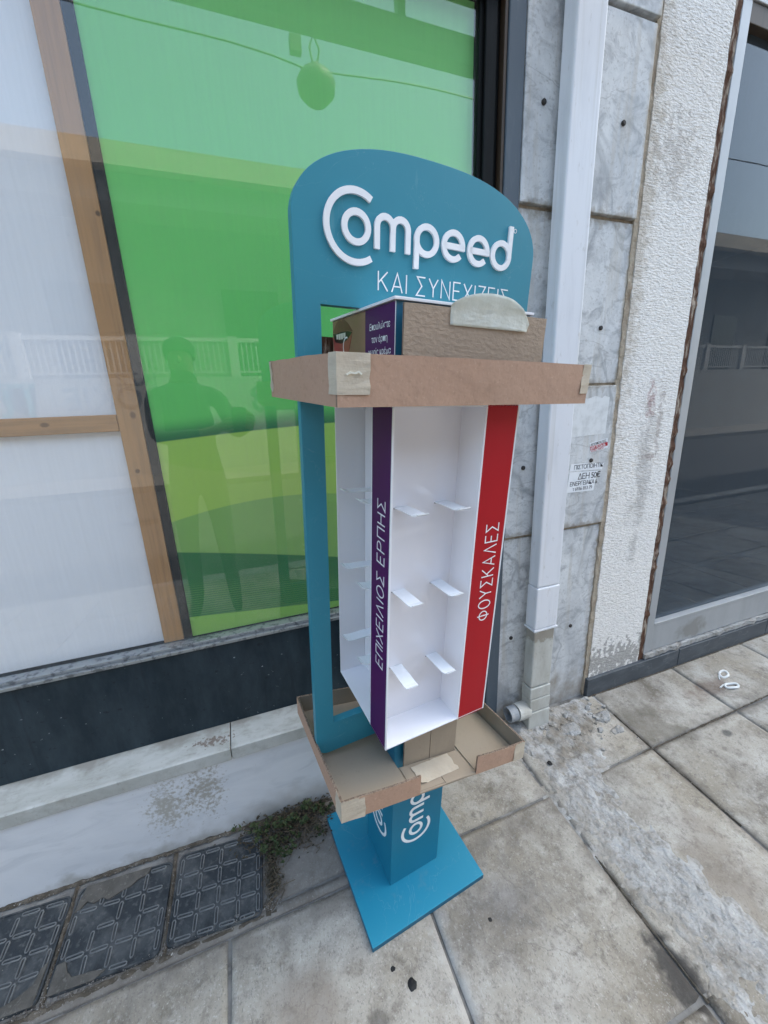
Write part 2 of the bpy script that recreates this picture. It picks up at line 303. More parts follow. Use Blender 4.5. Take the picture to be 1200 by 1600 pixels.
m_black_panel = M('dark_fascia', (0.013, 0.024, 0.032), 0.45, 0.25, layers=[
    dict(s=(9, 9, 3), lo=0.42, hi=0.7, c=(0.040, 0.058, 0.070), f=0.8, d=9, rg=0.7), dict(s=(50, 50, 2.5), lo=0.58, hi=0.72, c=(0.012, 0.018, 0.024), f=0.7),
    dict(s=(30, 30, 55), lo=0.62, hi=0.68, c=(0.010, 0.014, 0.018), f=0.7), dict(s=80, lo=0.7, hi=0.74, c=(0.5, 0.52, 0.53), f=0.6, off=(3, 0, 2))],
    bumps=[('noise', 14, 0.12, 0.006)], rvar=(18, 0.32, 0.6))
m_steel_sill = M('worn_metal_sill', (0.33, 0.35, 0.36), 0.4, 0.5, metal=0.6, layers=[dict(s=(60, 60, 60), lo=0.5, hi=0.62, c=(0.10, 0.11, 0.12), f=0.8)], bumps=[('noise', (90, 90, 20), 0.3, 0.002)])
m_post = M('blue_grey_post', (0.075, 0.098, 0.122), 0.45, 0.45, layers=[dict(s=(40, 40, 7), lo=0.55, hi=0.75, c=(0.12, 0.145, 0.17), f=0.7), dict(s=90, lo=0.68, hi=0.74, c=(0.3, 0.32, 0.33), f=0.4)], bumps=[('noise', (30, 30, 6), 0.1, 0.002)])
m_frame_black = M('black_frame', (0.005, 0.006, 0.006), 0.5, 0.12, layers=[dict(s=(60, 60, 4), lo=0.55, hi=0.75, c=(0.010, 0.014, 0.015), f=0.7)])
m_frame_brown = M('brown_frame', (0.055, 0.036, 0.022), 0.5, 0.4, layers=[dict(s=(90, 90, 5), lo=0.5, hi=0.7, c=(0.03, 0.02, 0.013), f=0.7)])
m_stucco = M('white_stucco', (0.87, 0.845, 0.80), 0.92, 0.15, layers=[
    dict(s=4, lo=0.4, hi=0.7, c=(0.87, 0.855, 0.83), f=0.6),
    dict(s=(90, 90, 220), lo=0.55, hi=0.68, c=(0.36, 0.33, 0.29), f=0.5),
    dict(k='spot', p=(1.345, 1.13, 1.9), r=(0.06, 1, 1.0), c=(0.47, 0.41, 0.33), f=0.6, s=30, j=0.7, soft=0.8),
    dict(k='spot', p=(1.50, 1.13, 0.95), r=(0.06, 1, 0.33), c=(0.33, 0.31, 0.29), f=0.5, s=20, j=0.8, soft=0.9),
    dict(k='spot', p=(1.50, 1.13, 1.27), r=(0.025, 1, 0.09), c=(0.33, 0.16, 0.15), f=0.55, s=60, j=0.9, soft=0.8),
    dict(k='spot', p=(1.56, 1.13, 1.20), r=(0.02, 1, 0.16), c=(0.30, 0.24, 0.21), f=0.5, s=60, j=1.0, soft=0.8),
    dict(k='spot', p=(1.53, 1.13, 1.06), r=(0.06, 1, 0.015), c=(0.30, 0.22, 0.2), f=0.5, s=60, j=0.8, soft=0.8),
    dict(k='spot', p=(1.50, 1.13, 0.13), r=(0.3, 1, 0.09), c=(0.15, 0.14, 0.125), f=0.6, s=45, j=1.2, soft=0.4),
    dict(k='spot', p=(1.47, 1.13, 2.05), r=(0.1, 1, 0.13), c=(0.40, 0.36, 0.32), f=0.45, s=50, j=1.0, soft=0.7)],
    bumps=[('noise', (60, 60, 170), 0.9, 0.010), ('noise', 22, 0.3, 0.01), ('noise', (150, 150, 260), 0.5, 0.004)])
m_seam = M('beige_mortar', (0.42, 0.36, 0.28), 0.95, 0.1, layers=[dict(s=(40, 40, 15), lo=0.45, hi=0.7, c=(0.26, 0.20, 0.145), f=0.8), dict(s=80, lo=0.6, hi=0.7, c=(0.55, 0.5, 0.42), f=0.6)], bumps=[('noise', 60, 0.8, 0.01)])
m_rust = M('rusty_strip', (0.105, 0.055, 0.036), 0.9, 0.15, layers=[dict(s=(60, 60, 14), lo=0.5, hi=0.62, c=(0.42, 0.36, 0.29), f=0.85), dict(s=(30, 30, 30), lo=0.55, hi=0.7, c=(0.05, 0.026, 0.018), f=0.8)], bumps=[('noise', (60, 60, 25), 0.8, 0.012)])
m_alu = M('grey_aluminium', (0.40, 0.415, 0.425), 0.42, 0.5, metal=0.25, layers=[dict(s=(10, 10, 3), lo=0.45, hi=0.7, c=(0.30, 0.31, 0.32), f=0.5), dict(k='spot', p=(2.0, 1.14, 0.16), r=(0.13, 1, 0.06), c=(0.22, 0.215, 0.195), f=0.7, s=20)], bumps=[('noise', (10, 10, 90), 0.05, 0.002)])
m_skirt = M('dark_skirting', (0.055, 0.066, 0.078), 0.45, 0.45, layers=[dict(s=(9, 9, 25), lo=0.45, hi=0.7, c=(0.10, 0.115, 0.13), f=0.8), dict(k='vein', s=(5, 5, 9), w=0.008, c=(0.2, 0.215, 0.23), f=0.5), dict(s=70, lo=0.62, hi=0.72, c=(0.25, 0.24, 0.22), f=0.4)])
m_pipe = M('white_downpipe', (0.74, 0.75, 0.78), 0.35, 0.45, layers=[dict(s=(30, 30, 4), lo=0.5, hi=0.75, c=(0.62, 0.63, 0.66), f=0.7), dict(s=(60, 60, 25), lo=0.62, hi=0.72, c=(0.45, 0.43, 0.40), f=0.5), dict(s=(45, 45, 1.3), lo=0.55, hi=0.72, c=(0.52, 0.51, 0.48), f=0.45, d=8)], bumps=[('noise', (12, 12, 3), 0.05, 0.004)])
m_pipe_old = M('stained_downpipe', (0.52, 0.52, 0.48), 0.6, 0.35, layers=[dict(s=(20, 20, 7), lo=0.42, hi=0.7, c=(0.38, 0.36, 0.31), f=0.8), dict(k='spot', p=(1.0, 1.06, 0.42), r=(0.2, 1, 0.03), c=(0.25, 0.215, 0.165), f=0.75, s=40, j=0.7), dict(s=90, lo=0.6, hi=0.7, c=(0.25, 0.23, 0.2), f=0.4)], bumps=[('noise', 50, 0.15, 0.003)])
m_grey_pvc = M('grey_pvc', (0.27, 0.29, 0.31), 0.5, 0.4, layers=[dict(s=30, lo=0.5, hi=0.7, c=(0.36, 0.36, 0.35), f=0.7)])
m_dark = M('dark_hole', (0.012, 0.011, 0.010), 0.9, 0.1)
m_bolt = M('rusted_bolt', (0.03, 0.025, 0.022), 0.6, 0.4)
m_wood = M('raw_timber', (0.46, 0.25, 0.10), 0.65, 0.3, layers=[dict(s=(120, 120, 5), lo=0.45, hi=0.68, c=(0.30, 0.17, 0.08), f=0.7), dict(s=(14, 14, 1.2), lo=0.4, hi=0.7, c=(0.52, 0.30, 0.13), f=0.6),
    dict(k='spot', p=(-0.235, 1.18, 1.735), r=(0.006, 1, 0.007), c=(0.07, 0.035, 0.015), f=0.9, j=0.2), dict(k='spot', p=(-0.245, 1.18, 1.30), r=(0.008, 1, 0.012), c=(0.12, 0.06, 0.03), f=0.8, j=0.3), dict(k='spot', p=(-0.26, 1.18, 1.16), r=(0.006, 1, 0.006), c=(0.1, 0.05, 0.02), f=0.8, j=0.3)])
m_wood_h = M('raw_timber_rail', (0.47, 0.26, 0.11), 0.65, 0.3, layers=[dict(s=(5, 120, 120), lo=0.45, hi=0.68, c=(0.30, 0.175, 0.085), f=0.7),
    dict(k='spot', p=(-0.43, 1.18, 1.285), r=(0.010, 1, 0.006), c=(0.14, 0.07, 0.03), f=0.85, j=0.3)])
m_sheet = M('white_boarding', (0.84, 0.86, 0.88), 0.55, 0.4, layers=[dict(s=1.3, lo=0.4, hi=0.7, c=(0.80, 0.82, 0.85), f=0.6), dict(s=60, lo=0.7, hi=0.76, c=(0.6, 0.62, 0.65), f=0.4)])
m_leaf = M('weed_leaf', (0.036, 0.058, 0.020), 0.6, 0.3, vary=0.25, layers=[dict(s=60, lo=0.4, hi=0.7, c=(0.065, 0.085, 0.03), f=0.7)])
m_dry = M('dry_stems', (0.10, 0.078, 0.055), 0.9, 0.1, layers=[dict(s=40, lo=0.4, hi=0.7, c=(0.2, 0.165, 0.12), f=0.7)])
m_crust = M('cover_crust', (0.115, 0.108, 0.096), 0.95, 0.1, layers=[dict(s=30, lo=0.4, hi=0.7, c=(0.06, 0.056, 0.05), f=0.8, d=8), dict(s=120, lo=0.55, hi=0.7, c=(0.22, 0.21, 0.19), f=0.5)], bumps=[('noise', 60, 0.7, 0.006), ('noise', 200, 0.5, 0.002)])
m_grit = M('grit', (0.24, 0.225, 0.205), 0.95, 0.1, layers=[dict(s=55, lo=0.45, hi=0.6, c=(0.07, 0.062, 0.055), f=0.9), dict(s=140, lo=0.6, hi=0.66, c=(0.6, 0.58, 0.54), f=0.9)])
m_cover = M('cover_plate', (0.026, 0.032, 0.037), 0.62, 0.3, layers=[dict(s=9, lo=0.45, hi=0.7, c=(0.11, 0.115, 0.115), f=0.7), dict(s=60, lo=0.52, hi=0.7, c=(0.15, 0.15, 0.145), f=0.5), dict(s=25, lo=0.56, hi=0.7, c=(0.016, 0.018, 0.02), f=0.7, off=(2, 2, 0))], bumps=[('noise', 40, 0.5, 0.004), ('noise', 160, 0.5, 0.002)], rvar=(25, 0.45, 0.8))
m_cover_rib = M('cover_rib', (0.135, 0.142, 0.145), 0.7, 0.35, layers=[dict(s=50, lo=0.45, hi=0.65, c=(0.25, 0.255, 0.25), f=0.7), dict(s=30, lo=0.55, hi=0.7, c=(0.06, 0.065, 0.068), f=0.7)], bumps=[('noise', 120, 0.4, 0.002)])
m_gum = M('old_gum', (0.014, 0.014, 0.015), 0.6, 0.3, bumps=[('noise', 150, 0.5, 0.003)])
m_paper = M('pasted_paper', (0.78, 0.80, 0.82), 0.8, 0.2, layers=[dict(s=25, lo=0.45, hi=0.75, c=(0.68, 0.70, 0.71), f=0.5)], bumps=[('noise', 60, 0.15, 0.002)])
m_ink = M('black_ink', (0.025, 0.025, 0.03), 0.8, 0.2)
m_stamp = M('red_stamp', (0.42, 0.03, 0.04), 0.8, 0.2)
m_skin = M('skin_print', (0.30, 0.165, 0.105), 0.4, 0.4, layers=[dict(s=16, lo=0.4, hi=0.7, c=(0.22, 0.115, 0.075), f=0.7)])
m_lip = M('lip_print', (0.15, 0.032, 0.03), 0.35, 0.4, layers=[dict(s=(90, 90, 30), lo=0.4, hi=0.7, c=(0.10, 0.02, 0.02), f=0.6)])
m_lip2 = M('lower_lip_print', (0.34, 0.075, 0.06), 0.35, 0.4, layers=[dict(s=(90, 90, 30), lo=0.4, hi=0.7, c=(0.25, 0.05, 0.04), f=0.6)])
m_mouth = M('mouth_print', (0.02, 0.008, 0.008), 0.4, 0.4)
m_teeth = M('teeth_print', (0.6, 0.56, 0.5), 0.4, 0.4)

# ------------------------------------------------------------------ the setting: ground, pavement, road
tag(MB().add([(-250, -250, -0.62), (250, -250, -0.62), (250, 250, -0.62), (-250, 250, -0.62)], [(0, 1, 2, 3)]).build('ground', m_dirt),
    'dark ground under the street reaching to the horizon', None, kind='structure')
def grid_sheet(x0, x1, y0, y1, nx, ny, fz):
    b = MB(); vs = []; fs = []
    for j in range(ny + 1):
        for i in range(nx + 1):
            x = x0 + (x1 - x0) * i / nx; y = y0 + (y1 - y0) * j / ny; vs.append((x, y, fz(x, y)))
    for j in range(ny):
        for i in range(nx):
            a = j * (nx + 1) + i; fs.append((a, a + 1, a + nx + 2, a + nx + 1))
    return b.add(vs, fs)
pavement = grid_sheet(-14, 32, -1.2, 1.3, 230, 12, lambda x, y: G(x, y) - 0.007).build('pavement', m_mortar)
tag(pavement, 'grey mortar bed of the pavement between worn concrete slabs', None, kind='structure')
COLS = [-2.72, -2.21, -1.70, -1.19, -0.69, -0.184, 0.322, 0.846, 1.357, 1.866, 2.39, 2.90, 3.41, 3.92, 4.43, 4.94]
def rowy(k, x):
    base = [0.79, 0.305, -0.20, -0.70, -1.2][k]
    return base + 0.035 * min(max((x + 0.2) / 1.4, -0.5), 1.2) * (1 if k == 0 else 0.4 if k < 4 else 0)
def slab(x0, x1, ya, yb, g=0.005, name='paving_slab', mat=None, parent=pavement, lift=0.0):
    """one concrete slab: ya(x) front, yb(x) back; worn rounded arrises, a little tilt"""
    n = 4; vs = []; fs = []
    tz = rnd.uniform(-0.001, 0.0015) + lift; tx = rnd.uniform(-0.003, 0.003); ty = rnd.uniform(-0.003, 0.003)
    xm = (x0 + x1) / 2
    us = [0, 0.03, 0.5, 0.97, 1.0]
    for vv in us:
        for uu in us:
            x = x0 + g + (x1 - x0 - 2 * g) * uu; y = ya(x) + g + (yb(x) - ya(x) - 2 * g) * vv
            e = 1 if uu in (0, 1.0) or vv in (0, 1.0) else 0
            if e:
                x += rnd.uniform(-0.002, 0.002); y += rnd.uniform(-0.002, 0.002)
            vs.append((x, y, G(x, y) + tz + tx * (x - xm) + ty * (y - ya(xm)) - 0.0035 * e))
    m = 5
    for j in range(n):
        for i in range(n):
            a = j * m + i; fs.append((a, a + 1, a + m + 1, a + m))
    per = [i for i in range(m)] + [m * j + m - 1 for j in range(1, m)] + [m * (m - 1) + i for i in range(m - 2, -1, -1)] + [m * j for j in range(m - 2, 0, -1)]
    base = len(vs)
    vs += [(vs[i][0], vs[i][1], vs[i][2] - 0.03) for i in per]
    k = len(per)
    fs += [(per[i], base + i, base + (i + 1) % k, per[(i + 1) % k]) for i in range(k)]
    o = MB().add(vs, fs).build(name, mat or m_slab, parent)
    o.data.polygons.foreach_set('use_smooth', [True] * len(o.data.polygons))
    return o
for k in range(4):
    for i in range(len(COLS) - 1):
        slab(COLS[i], COLS[i + 1], lambda x, k=k: rowy(k + 1, x), lambda x, k=k: rowy(k, x))
for a, b in ((0.322, 0.846), (0.846, 1.357), (1.357, 1.866), (1.866, 2.39), (2.39, 2.9), (2.9, 3.41), (3.41, 3.92), (3.92, 4.43), (4.43, 4.94)):
    slab(a, b, lambda x: rowy(0, x), lambda x: 1.118)
# dark broken concrete between the meter covers and the stand, and the edging strip
slab(-0.075, 0.322, lambda x: rowy(0, x) + 0.03, lambda x: 1.052, 0.004, 'concrete_fill', m_dirt, lift=-0.001)
slab(-2.7, -0.83, lambda x: rowy(0, x) + 0.03, lambda x: 1.052, 0.004, 'concrete_fill', m_dirt)
slab(-1.2, 0.322, lambda x: rowy(0, x), lambda x: rowy(0, x) + 0.028, 0.002, 'concrete_edging', m_dirt)
# a cement-patched trench that runs from the downpipe across the pavement
def patch_z(x, y):
    cx = 1.0 + 0.10 * nz(y * 2.1, 3) + (0.05 if y > 0.85 else 0)
    hw = 0.115 + 0.035 * nz(y * 5, 9) + (0.13 * max(0, (y - 0.78) / 0.3) if y > 0.78 else 0)
    d = 1 - abs(x - cx + 0.02 * nz(x * 25, y * 25)) / hw
    h = 0.006 * min(1, max(-1, d * 3.5)) + 0.005 * nz(x * 14, y * 14, 2) + 0.004 * nz(x * 40, y * 40, 5) + 0.0025 * nz(x * 95, y * 95, 8) + (0.012 * max(0, nz(x * 18, y * 18, 11)) * min(1, max(0, (y - 0.8) * 6)) if d > 0 else 0)
    return G(x, y) + h - 0.002 - (0.02 if d < -0.25 else 0)
patch = grid_sheet(0.70, 1.42, -0.6, 1.115, 120, 270, patch_z).build('cement_patch', m_cement, smooth=True)
tag(patch, 'rough pale cement patch running from the downpipe foot across the slabs', None, kind='structure')
kb = MB()
kerb = MB().prism([(-1.36, -0.35), (-1.205, -0.35), (-1.205, -0.14), (-1.23, -0.128), (-1.35, -0.132), (-1.36, -0.145)], 'x', -14, 32).build('kerb', m_cement)
tag(kerb, 'long concrete kerb between the pavement and the road', None, kind='structure')
road = MB().add([(-40, -7.0, -0.28), (60, -7.0, -0.28), (60, -1.3, -0.28), (-40, -1.3, -0.28)], [(0, 1, 2, 3)]).build('road', M('asphalt', (0.04, 0.04, 0.042), 0.9, 0.2, layers=[dict(s=120, lo=0.5, hi=0.7, c=(0.10, 0.10, 0.10), f=0.5)], bumps=[('noise', 150, 0.5, 0.005)]))
tag(road, 'narrow grey asphalt road behind the viewer', None, kind='structure')
far_pav = MB().box(-40, 60, -8.9, -7.0, -0.3, -0.15).build('far_pavement', M('far_paving', (0.13, 0.125, 0.12), 0.9, 0.2))
tag(far_pav, 'pavement on the far side of the road', None, kind='structure')

# ------------------------------------------------------------------ the shop building
bld = empty('shop_building', Matrix.Translation((0, 1.2, 0)), 'street front of the closed shop: dark fascia, marble slabs and rough white stucco pier', 'building')
inv = Matrix.Translation((0, -1.2, 0))
def part(mb, name, mats, parent=None, bevel=0.0, segs=2, smooth=False, p=bld):
    o = mb.build(name, mats, parent or p, bevel, segs, smooth)
    if parent is None and p is bld: o.matrix_local = inv     # meshes are written in world coordinates
    return o
m_plaster = M('grey_render', (0.50, 0.49, 0.46), 0.9, 0.2, layers=[dict(s=2, lo=0.4, hi=0.7, c=(0.42, 0.41, 0.39), f=0.6)], bumps=[('noise', 60, 0.3, 0.005)])
part(MB().box(-14, 32, 1.16, 8, 2.72, 14.0), 'upper_shade_wall', m_plaster)  # unseen upper storeys, made this tall to keep the sun off the pavement
part(MB().box(-14, -2.6, 1.14, 1.4, -0.3, 2.72), 'side_wall', m_plaster)
part(MB().box(6.2, 32, 1.14, 1.4, -0.3, 2.72), 'side_wall', m_plaster)
# marble plinth and ledge
part(MB().box(-2.6, 0.69, 1.055, 1.16, -0.05, 0.302), 'plinth_slab', m_plinth, bevel=0.003)
for xa, xb in ((-2.6, -1.25), (-1.248, -0.142), (-0.1395, 0.697)):
    part(MB().prism([(1.044, 0.304), (1.16, 0.304), (1.16, 0.362), (1.05, 0.3455), (1.044, 0.3425)], 'x', xa, xb), 'ledge_slab', m_ledge, bevel=0.0015)
part(MB().box(0.699, 0.797, 1.136, 1.165, -0.05, 0.3575), 'fascia_panel', m_black_panel, bevel=0.002)
# dark fascia panel, metal sill, window frame
part(MB().box(-2.6, 0.797, 1.134, 1.16, 0.358, 0.636), 'fascia_panel', m_black_panel, bevel=0.003)
part(MB().box(-2.6, 0.797, 1.126, 1.17, 0.637, 0.647).box(-2.6, 0.797, 1.136, 1.17, 0.6475, 0.657), 'metal_sill', m_steel_sill, bevel=0.0015)
GY = 1.165      # glass plane of the left window
fr = MB().box(0.722, 0.786, 1.150, 1.215, 0.657, 2.312).box(0.735, 0.772, 1.140, 1.150, 0.657, 2.31)
wf = part(fr, 'window_frame', m_frame_black, bevel=0.003)
part(MB().box(0.787, 0.7965, 1.131, 1.2, 0.657, 2.34), 'brown_trim', m_frame_brown, bevel=0.001)
part(MB().box(-2.6, 0.797, 1.125, 1.24, 2.313, 2.40), 'window_head', m_frame_black, bevel=0.004)
part(MB().box(-2.6, 0.797, 1.140, 1.24, 2.4005, 2.72), 'lintel_panel', m_black_panel, bevel=0.004)
part(MB().box(-0.2285, -0.2075, 1.170, 1.205, 0.657, 2.313), 'glass_post', m_frame_black, bevel=0.001)
part(MB().box(-2.62, -2.58, 1.150, 1.215, 0.657, 2.312), 'window_frame', m_frame_black, bevel=0.003)
pane_m = glass_mat('dusty_shop_glass', 1.60, 0.03)
part(MB().box(-2.58, 0.7225, GY - 0.004, GY - 0.0035, 0.652, 2.318), 'window_pane', pane_m)
part(MB().box(0.7985, 0.8525, 1.127, 1.17, -0.06, 2.72), 'corner_post', m_post, bevel=0.003)
# marble facing slabs with their fixing bolts; uneven setting depth
bolts = {0: [(0.911, 0.387), (1.213, 0.368)], 1: [(0.917, 1.068), (1.225, 1.069)], 2: [(0.925, 1.521), (1.218, 1.527)], 3: [(0.918, 2.102), (1.218, 2.100)], 4: []}
bolt_mesh = None
for i, (za, zb, yf) in enumerate(((-0.04, 0.803, 1.138), (0.815, 1.336, 1.127), (1.345, 1.848, 1.135), (1.858, 2.358, 1.124), (2.370, 2.72, 1.118))):
    pts = []
    o = part(MB().box(0.8545, 1.3205 - 0.004 * (i % 2), yf, 1.16, za, zb), 'marble_slab', m_marble, bevel=0.0025)
    o['label'] = 'grey veined marble facing slab'
    for (bx_, bz_) in bolts[i]:
        if bolt_mesh is None:
            bm_ = MB().tube([(0, 0.002, 0), (0, -0.004, 0), (0, -0.006, 0)], [0.0078, 0.0078, 0.005], 10)
            bo = bm_.build('fixing_bolt', m_bolt, o, smooth=False); bolt_mesh = bo
        else:
            bo = bolt_mesh.copy(); COL.objects.link(bo); bo.parent = o
        bo.location = (bx_, yf, bz_)
part(MB().box(0.853, 1.325, 1.142, 1.17, -0.05, 2.72), 'mortar_backing', m_seam)
# stucco pier with ragged seam on the left and a rusty strip on the right
def ragged(x0, x1, z0, z1, y, amp, n, yb=1.17, freq=30, dy=0.0):
    b = MB(); vs = []; fs = []
    for i in range(n + 1):
        z = z0 + (z1 - z0) * i / n
        l = x0 + amp * nz(z * freq, x0 * 7, 1) + amp * 0.6 * nz(z * freq * 3.1, x0 * 7, 4); r = x1 + amp * nz(z * freq, x1 * 7, 2) + amp * 0.6 * nz(z * freq * 3.1, x1 * 7, 6)
        f = y + dy * nz(z * freq, 5, 3)
        vs += [(l, f, z), (r, f, z), (r, yb, z), (l, yb, z)]
        if i:
            a = 4 * (i - 1); c = 4 * i
            fs += [(a, a + 1, c + 1, c), (a + 1, a + 2, c + 2, c + 1), (a + 3, a, c, c + 3)]
    fs += [(0, 3, 2, 1), (4 * n, 4 * n + 1, 4 * n + 2, 4 * n + 3)]
    return b.add(vs, fs)
part(ragged(1.338, 1.640, 0.078, 2.72, 1.1285, 0.003, 260, freq=22), 'stucco_pier', m_stucco)
part(ragged(1.316, 1.346, -0.03, 2.72, 1.1315, 0.005, 300, freq=25, dy=0.004), 'mortar_seam', m_seam)
part(ragged(1.634, 1.679, 0.07, 2.72, 1.1335, 0.004, 300, freq=30, dy=0.006), 'rusty_strip', m_rust)
# right shop window
part(MB().box(1.677, 1.722, 1.131, 1.19, 0.108, 2.506), 'window_frame', m_alu, bevel=0.002)
part(MB().box(1.7225, 6.2, 1.134, 1.19, 0.108, 0.247).box(1.7225, 6.2, 1.130, 1.16, 0.2472, 0.2575), 'window_frame', m_alu, bevel=0.0015)
part(MB().box(1.7225, 6.2, 1.133, 1.19, 2.452, 2.506), 'window_frame', m_frame_brown, bevel=0.002)
part(MB().box(1.6775, 6.2, 1.128, 1.2, 2.507, 2.72), 'lintel_panel', m_alu, bevel=0.002)
part(MB().box(6.14, 6.2, 1.133, 1.19, 0.258, 2.45), 'window_frame', m_alu, bevel=0.002)
pane_r = glass_mat('dark_shop_glass', 1.50, 0.10, (0.50, 0.58, 0.64), (0.30, 0.36, 0.41))
part(MB().box(1.7225, 6.14, 1.160, 1.1605, 0.2575, 2.452), 'window_pane', pane_r)
# black skirting tiles and the crumbled mortar line above them
for xa, xb in ((1.324, 1.905), (1.909, 2.60), (2.604, 3.2), (3.204, 3.8), (3.804, 4.6), (4.604, 6.2)):
    part(MB().box(xa, xb, 1.114, 1.16, -0.07, 0.078), 'skirting_tile', m_skirt, bevel=0.002)
part(ragged(0, 0.022, 1.68, 6.2, 1.121, 0.007, 400, freq=22, dy=0.010), 'mortar_line', m_cement)
bld_children = [c for c in bld.children if c.name.startswith('mortar_line')]
for c in bld_children:   # that strip was written upright: lay it along the wall
    c.data.transform(Matrix(((0, 0, 1, 0), (0, 1, 0, 0), (1, 0, 0, 0.082), (0, 0, 0, 1)))); c.data.flip_normals()
# interior of the right shop: dim room
m_room = M('dim_room_wall', (0.20, 0.23, 0.25), 0.9, 0.2, layers=[dict(s=2, lo=0.4, hi=0.7, c=(0.16, 0.165, 0.17), f=0.7)])
m_tile = M('room_tile', (0.135, 0.155, 0.17), 0.5, 0.4, vary=0.2, layers=[dict(s=6, lo=0.4, hi=0.7, c=(0.11, 0.115, 0.12), f=0.6)])
room = MB().box(1.40, 1.45, 1.2, 5.5, 0.05, 2.72).box(5.3, 5.35, 1.2, 5.5, 0.05, 2.72).box(1.40, 5.35, 5.5, 5.55, 0.05, 2.72)
part(room, 'room_wall', m_room)
fl = part(MB().box(1.40, 5.35, 1.2, 5.5, 0.02, 0.09), 'room_floor', m_room)
tproto = None
for i in range(8):
    for j in range(9):
        if tproto is None:
            tproto = MB().box(0.004, 0.476, 0.004, 0.476, 0.085, 0.096).build('floor_tile', m_tile, fl, bevel=0.002, segs=1); t_ = tproto
        else:
            t_ = link_copy(tproto, fl)
        t_.location = (1.46 + i * 0.48, 1.22 + j * 0.48, 0)
part(MB().box(-2.6, 1.39, 1.9, 1.95, 0.0, 2.72).box(-2.6, -2.55, 1.25, 1.9, 0, 2.72), 'back_wall', m_frame_black)

# pieces behind the left glass
studs = empty('timber_frame', Matrix.Translation((-0.25, 1.19, 0.66)), 'raw pine batten frame standing behind the left shop glass', 'timber frame')
inv_s = Matrix.Translation((0.25, -1.19, -0.66))
o = MB().box(-0.281, -0.2295, 1.168, 1.183, 0.658, 2.31).build('upright', m_wood, studs, 0.002); o.matrix_local = inv_s
o = MB().box(-2.3, -0.282, 1.169, 1.182, 1.262, 1.303).build('rail', m_wood_h, studs, 0.002); o.matrix_local = inv_s
o = MB().box(-1.35, -1.30, 1.1685, 1.1825, 0.658, 1.261).build('upright', m_wood, studs, 0.002); o.matrix_local = inv_s
o = MB().box(-1.35, -1.30, 1.1685, 1.1825, 1.304, 2.31).build('upright', m_wood, studs, 0.002); o.matrix_local = inv_s
sh = MB(); 
sheet = grid_sheet(-2.5, -0.2305, 0.6575, 2.31, 30, 24, lambda x, y: 0.0)
sheet.v = [(x, 1.1865 + 0.003 * nz(x * 3, z * 3), z) for x, z, _ in sheet.v]
sheet_o = sheet.build('white_sheet', m_sheet, None, smooth=True)
tag(sheet_o, 'plain white boarding sheet behind the timber frame in the left window', 'sheet')
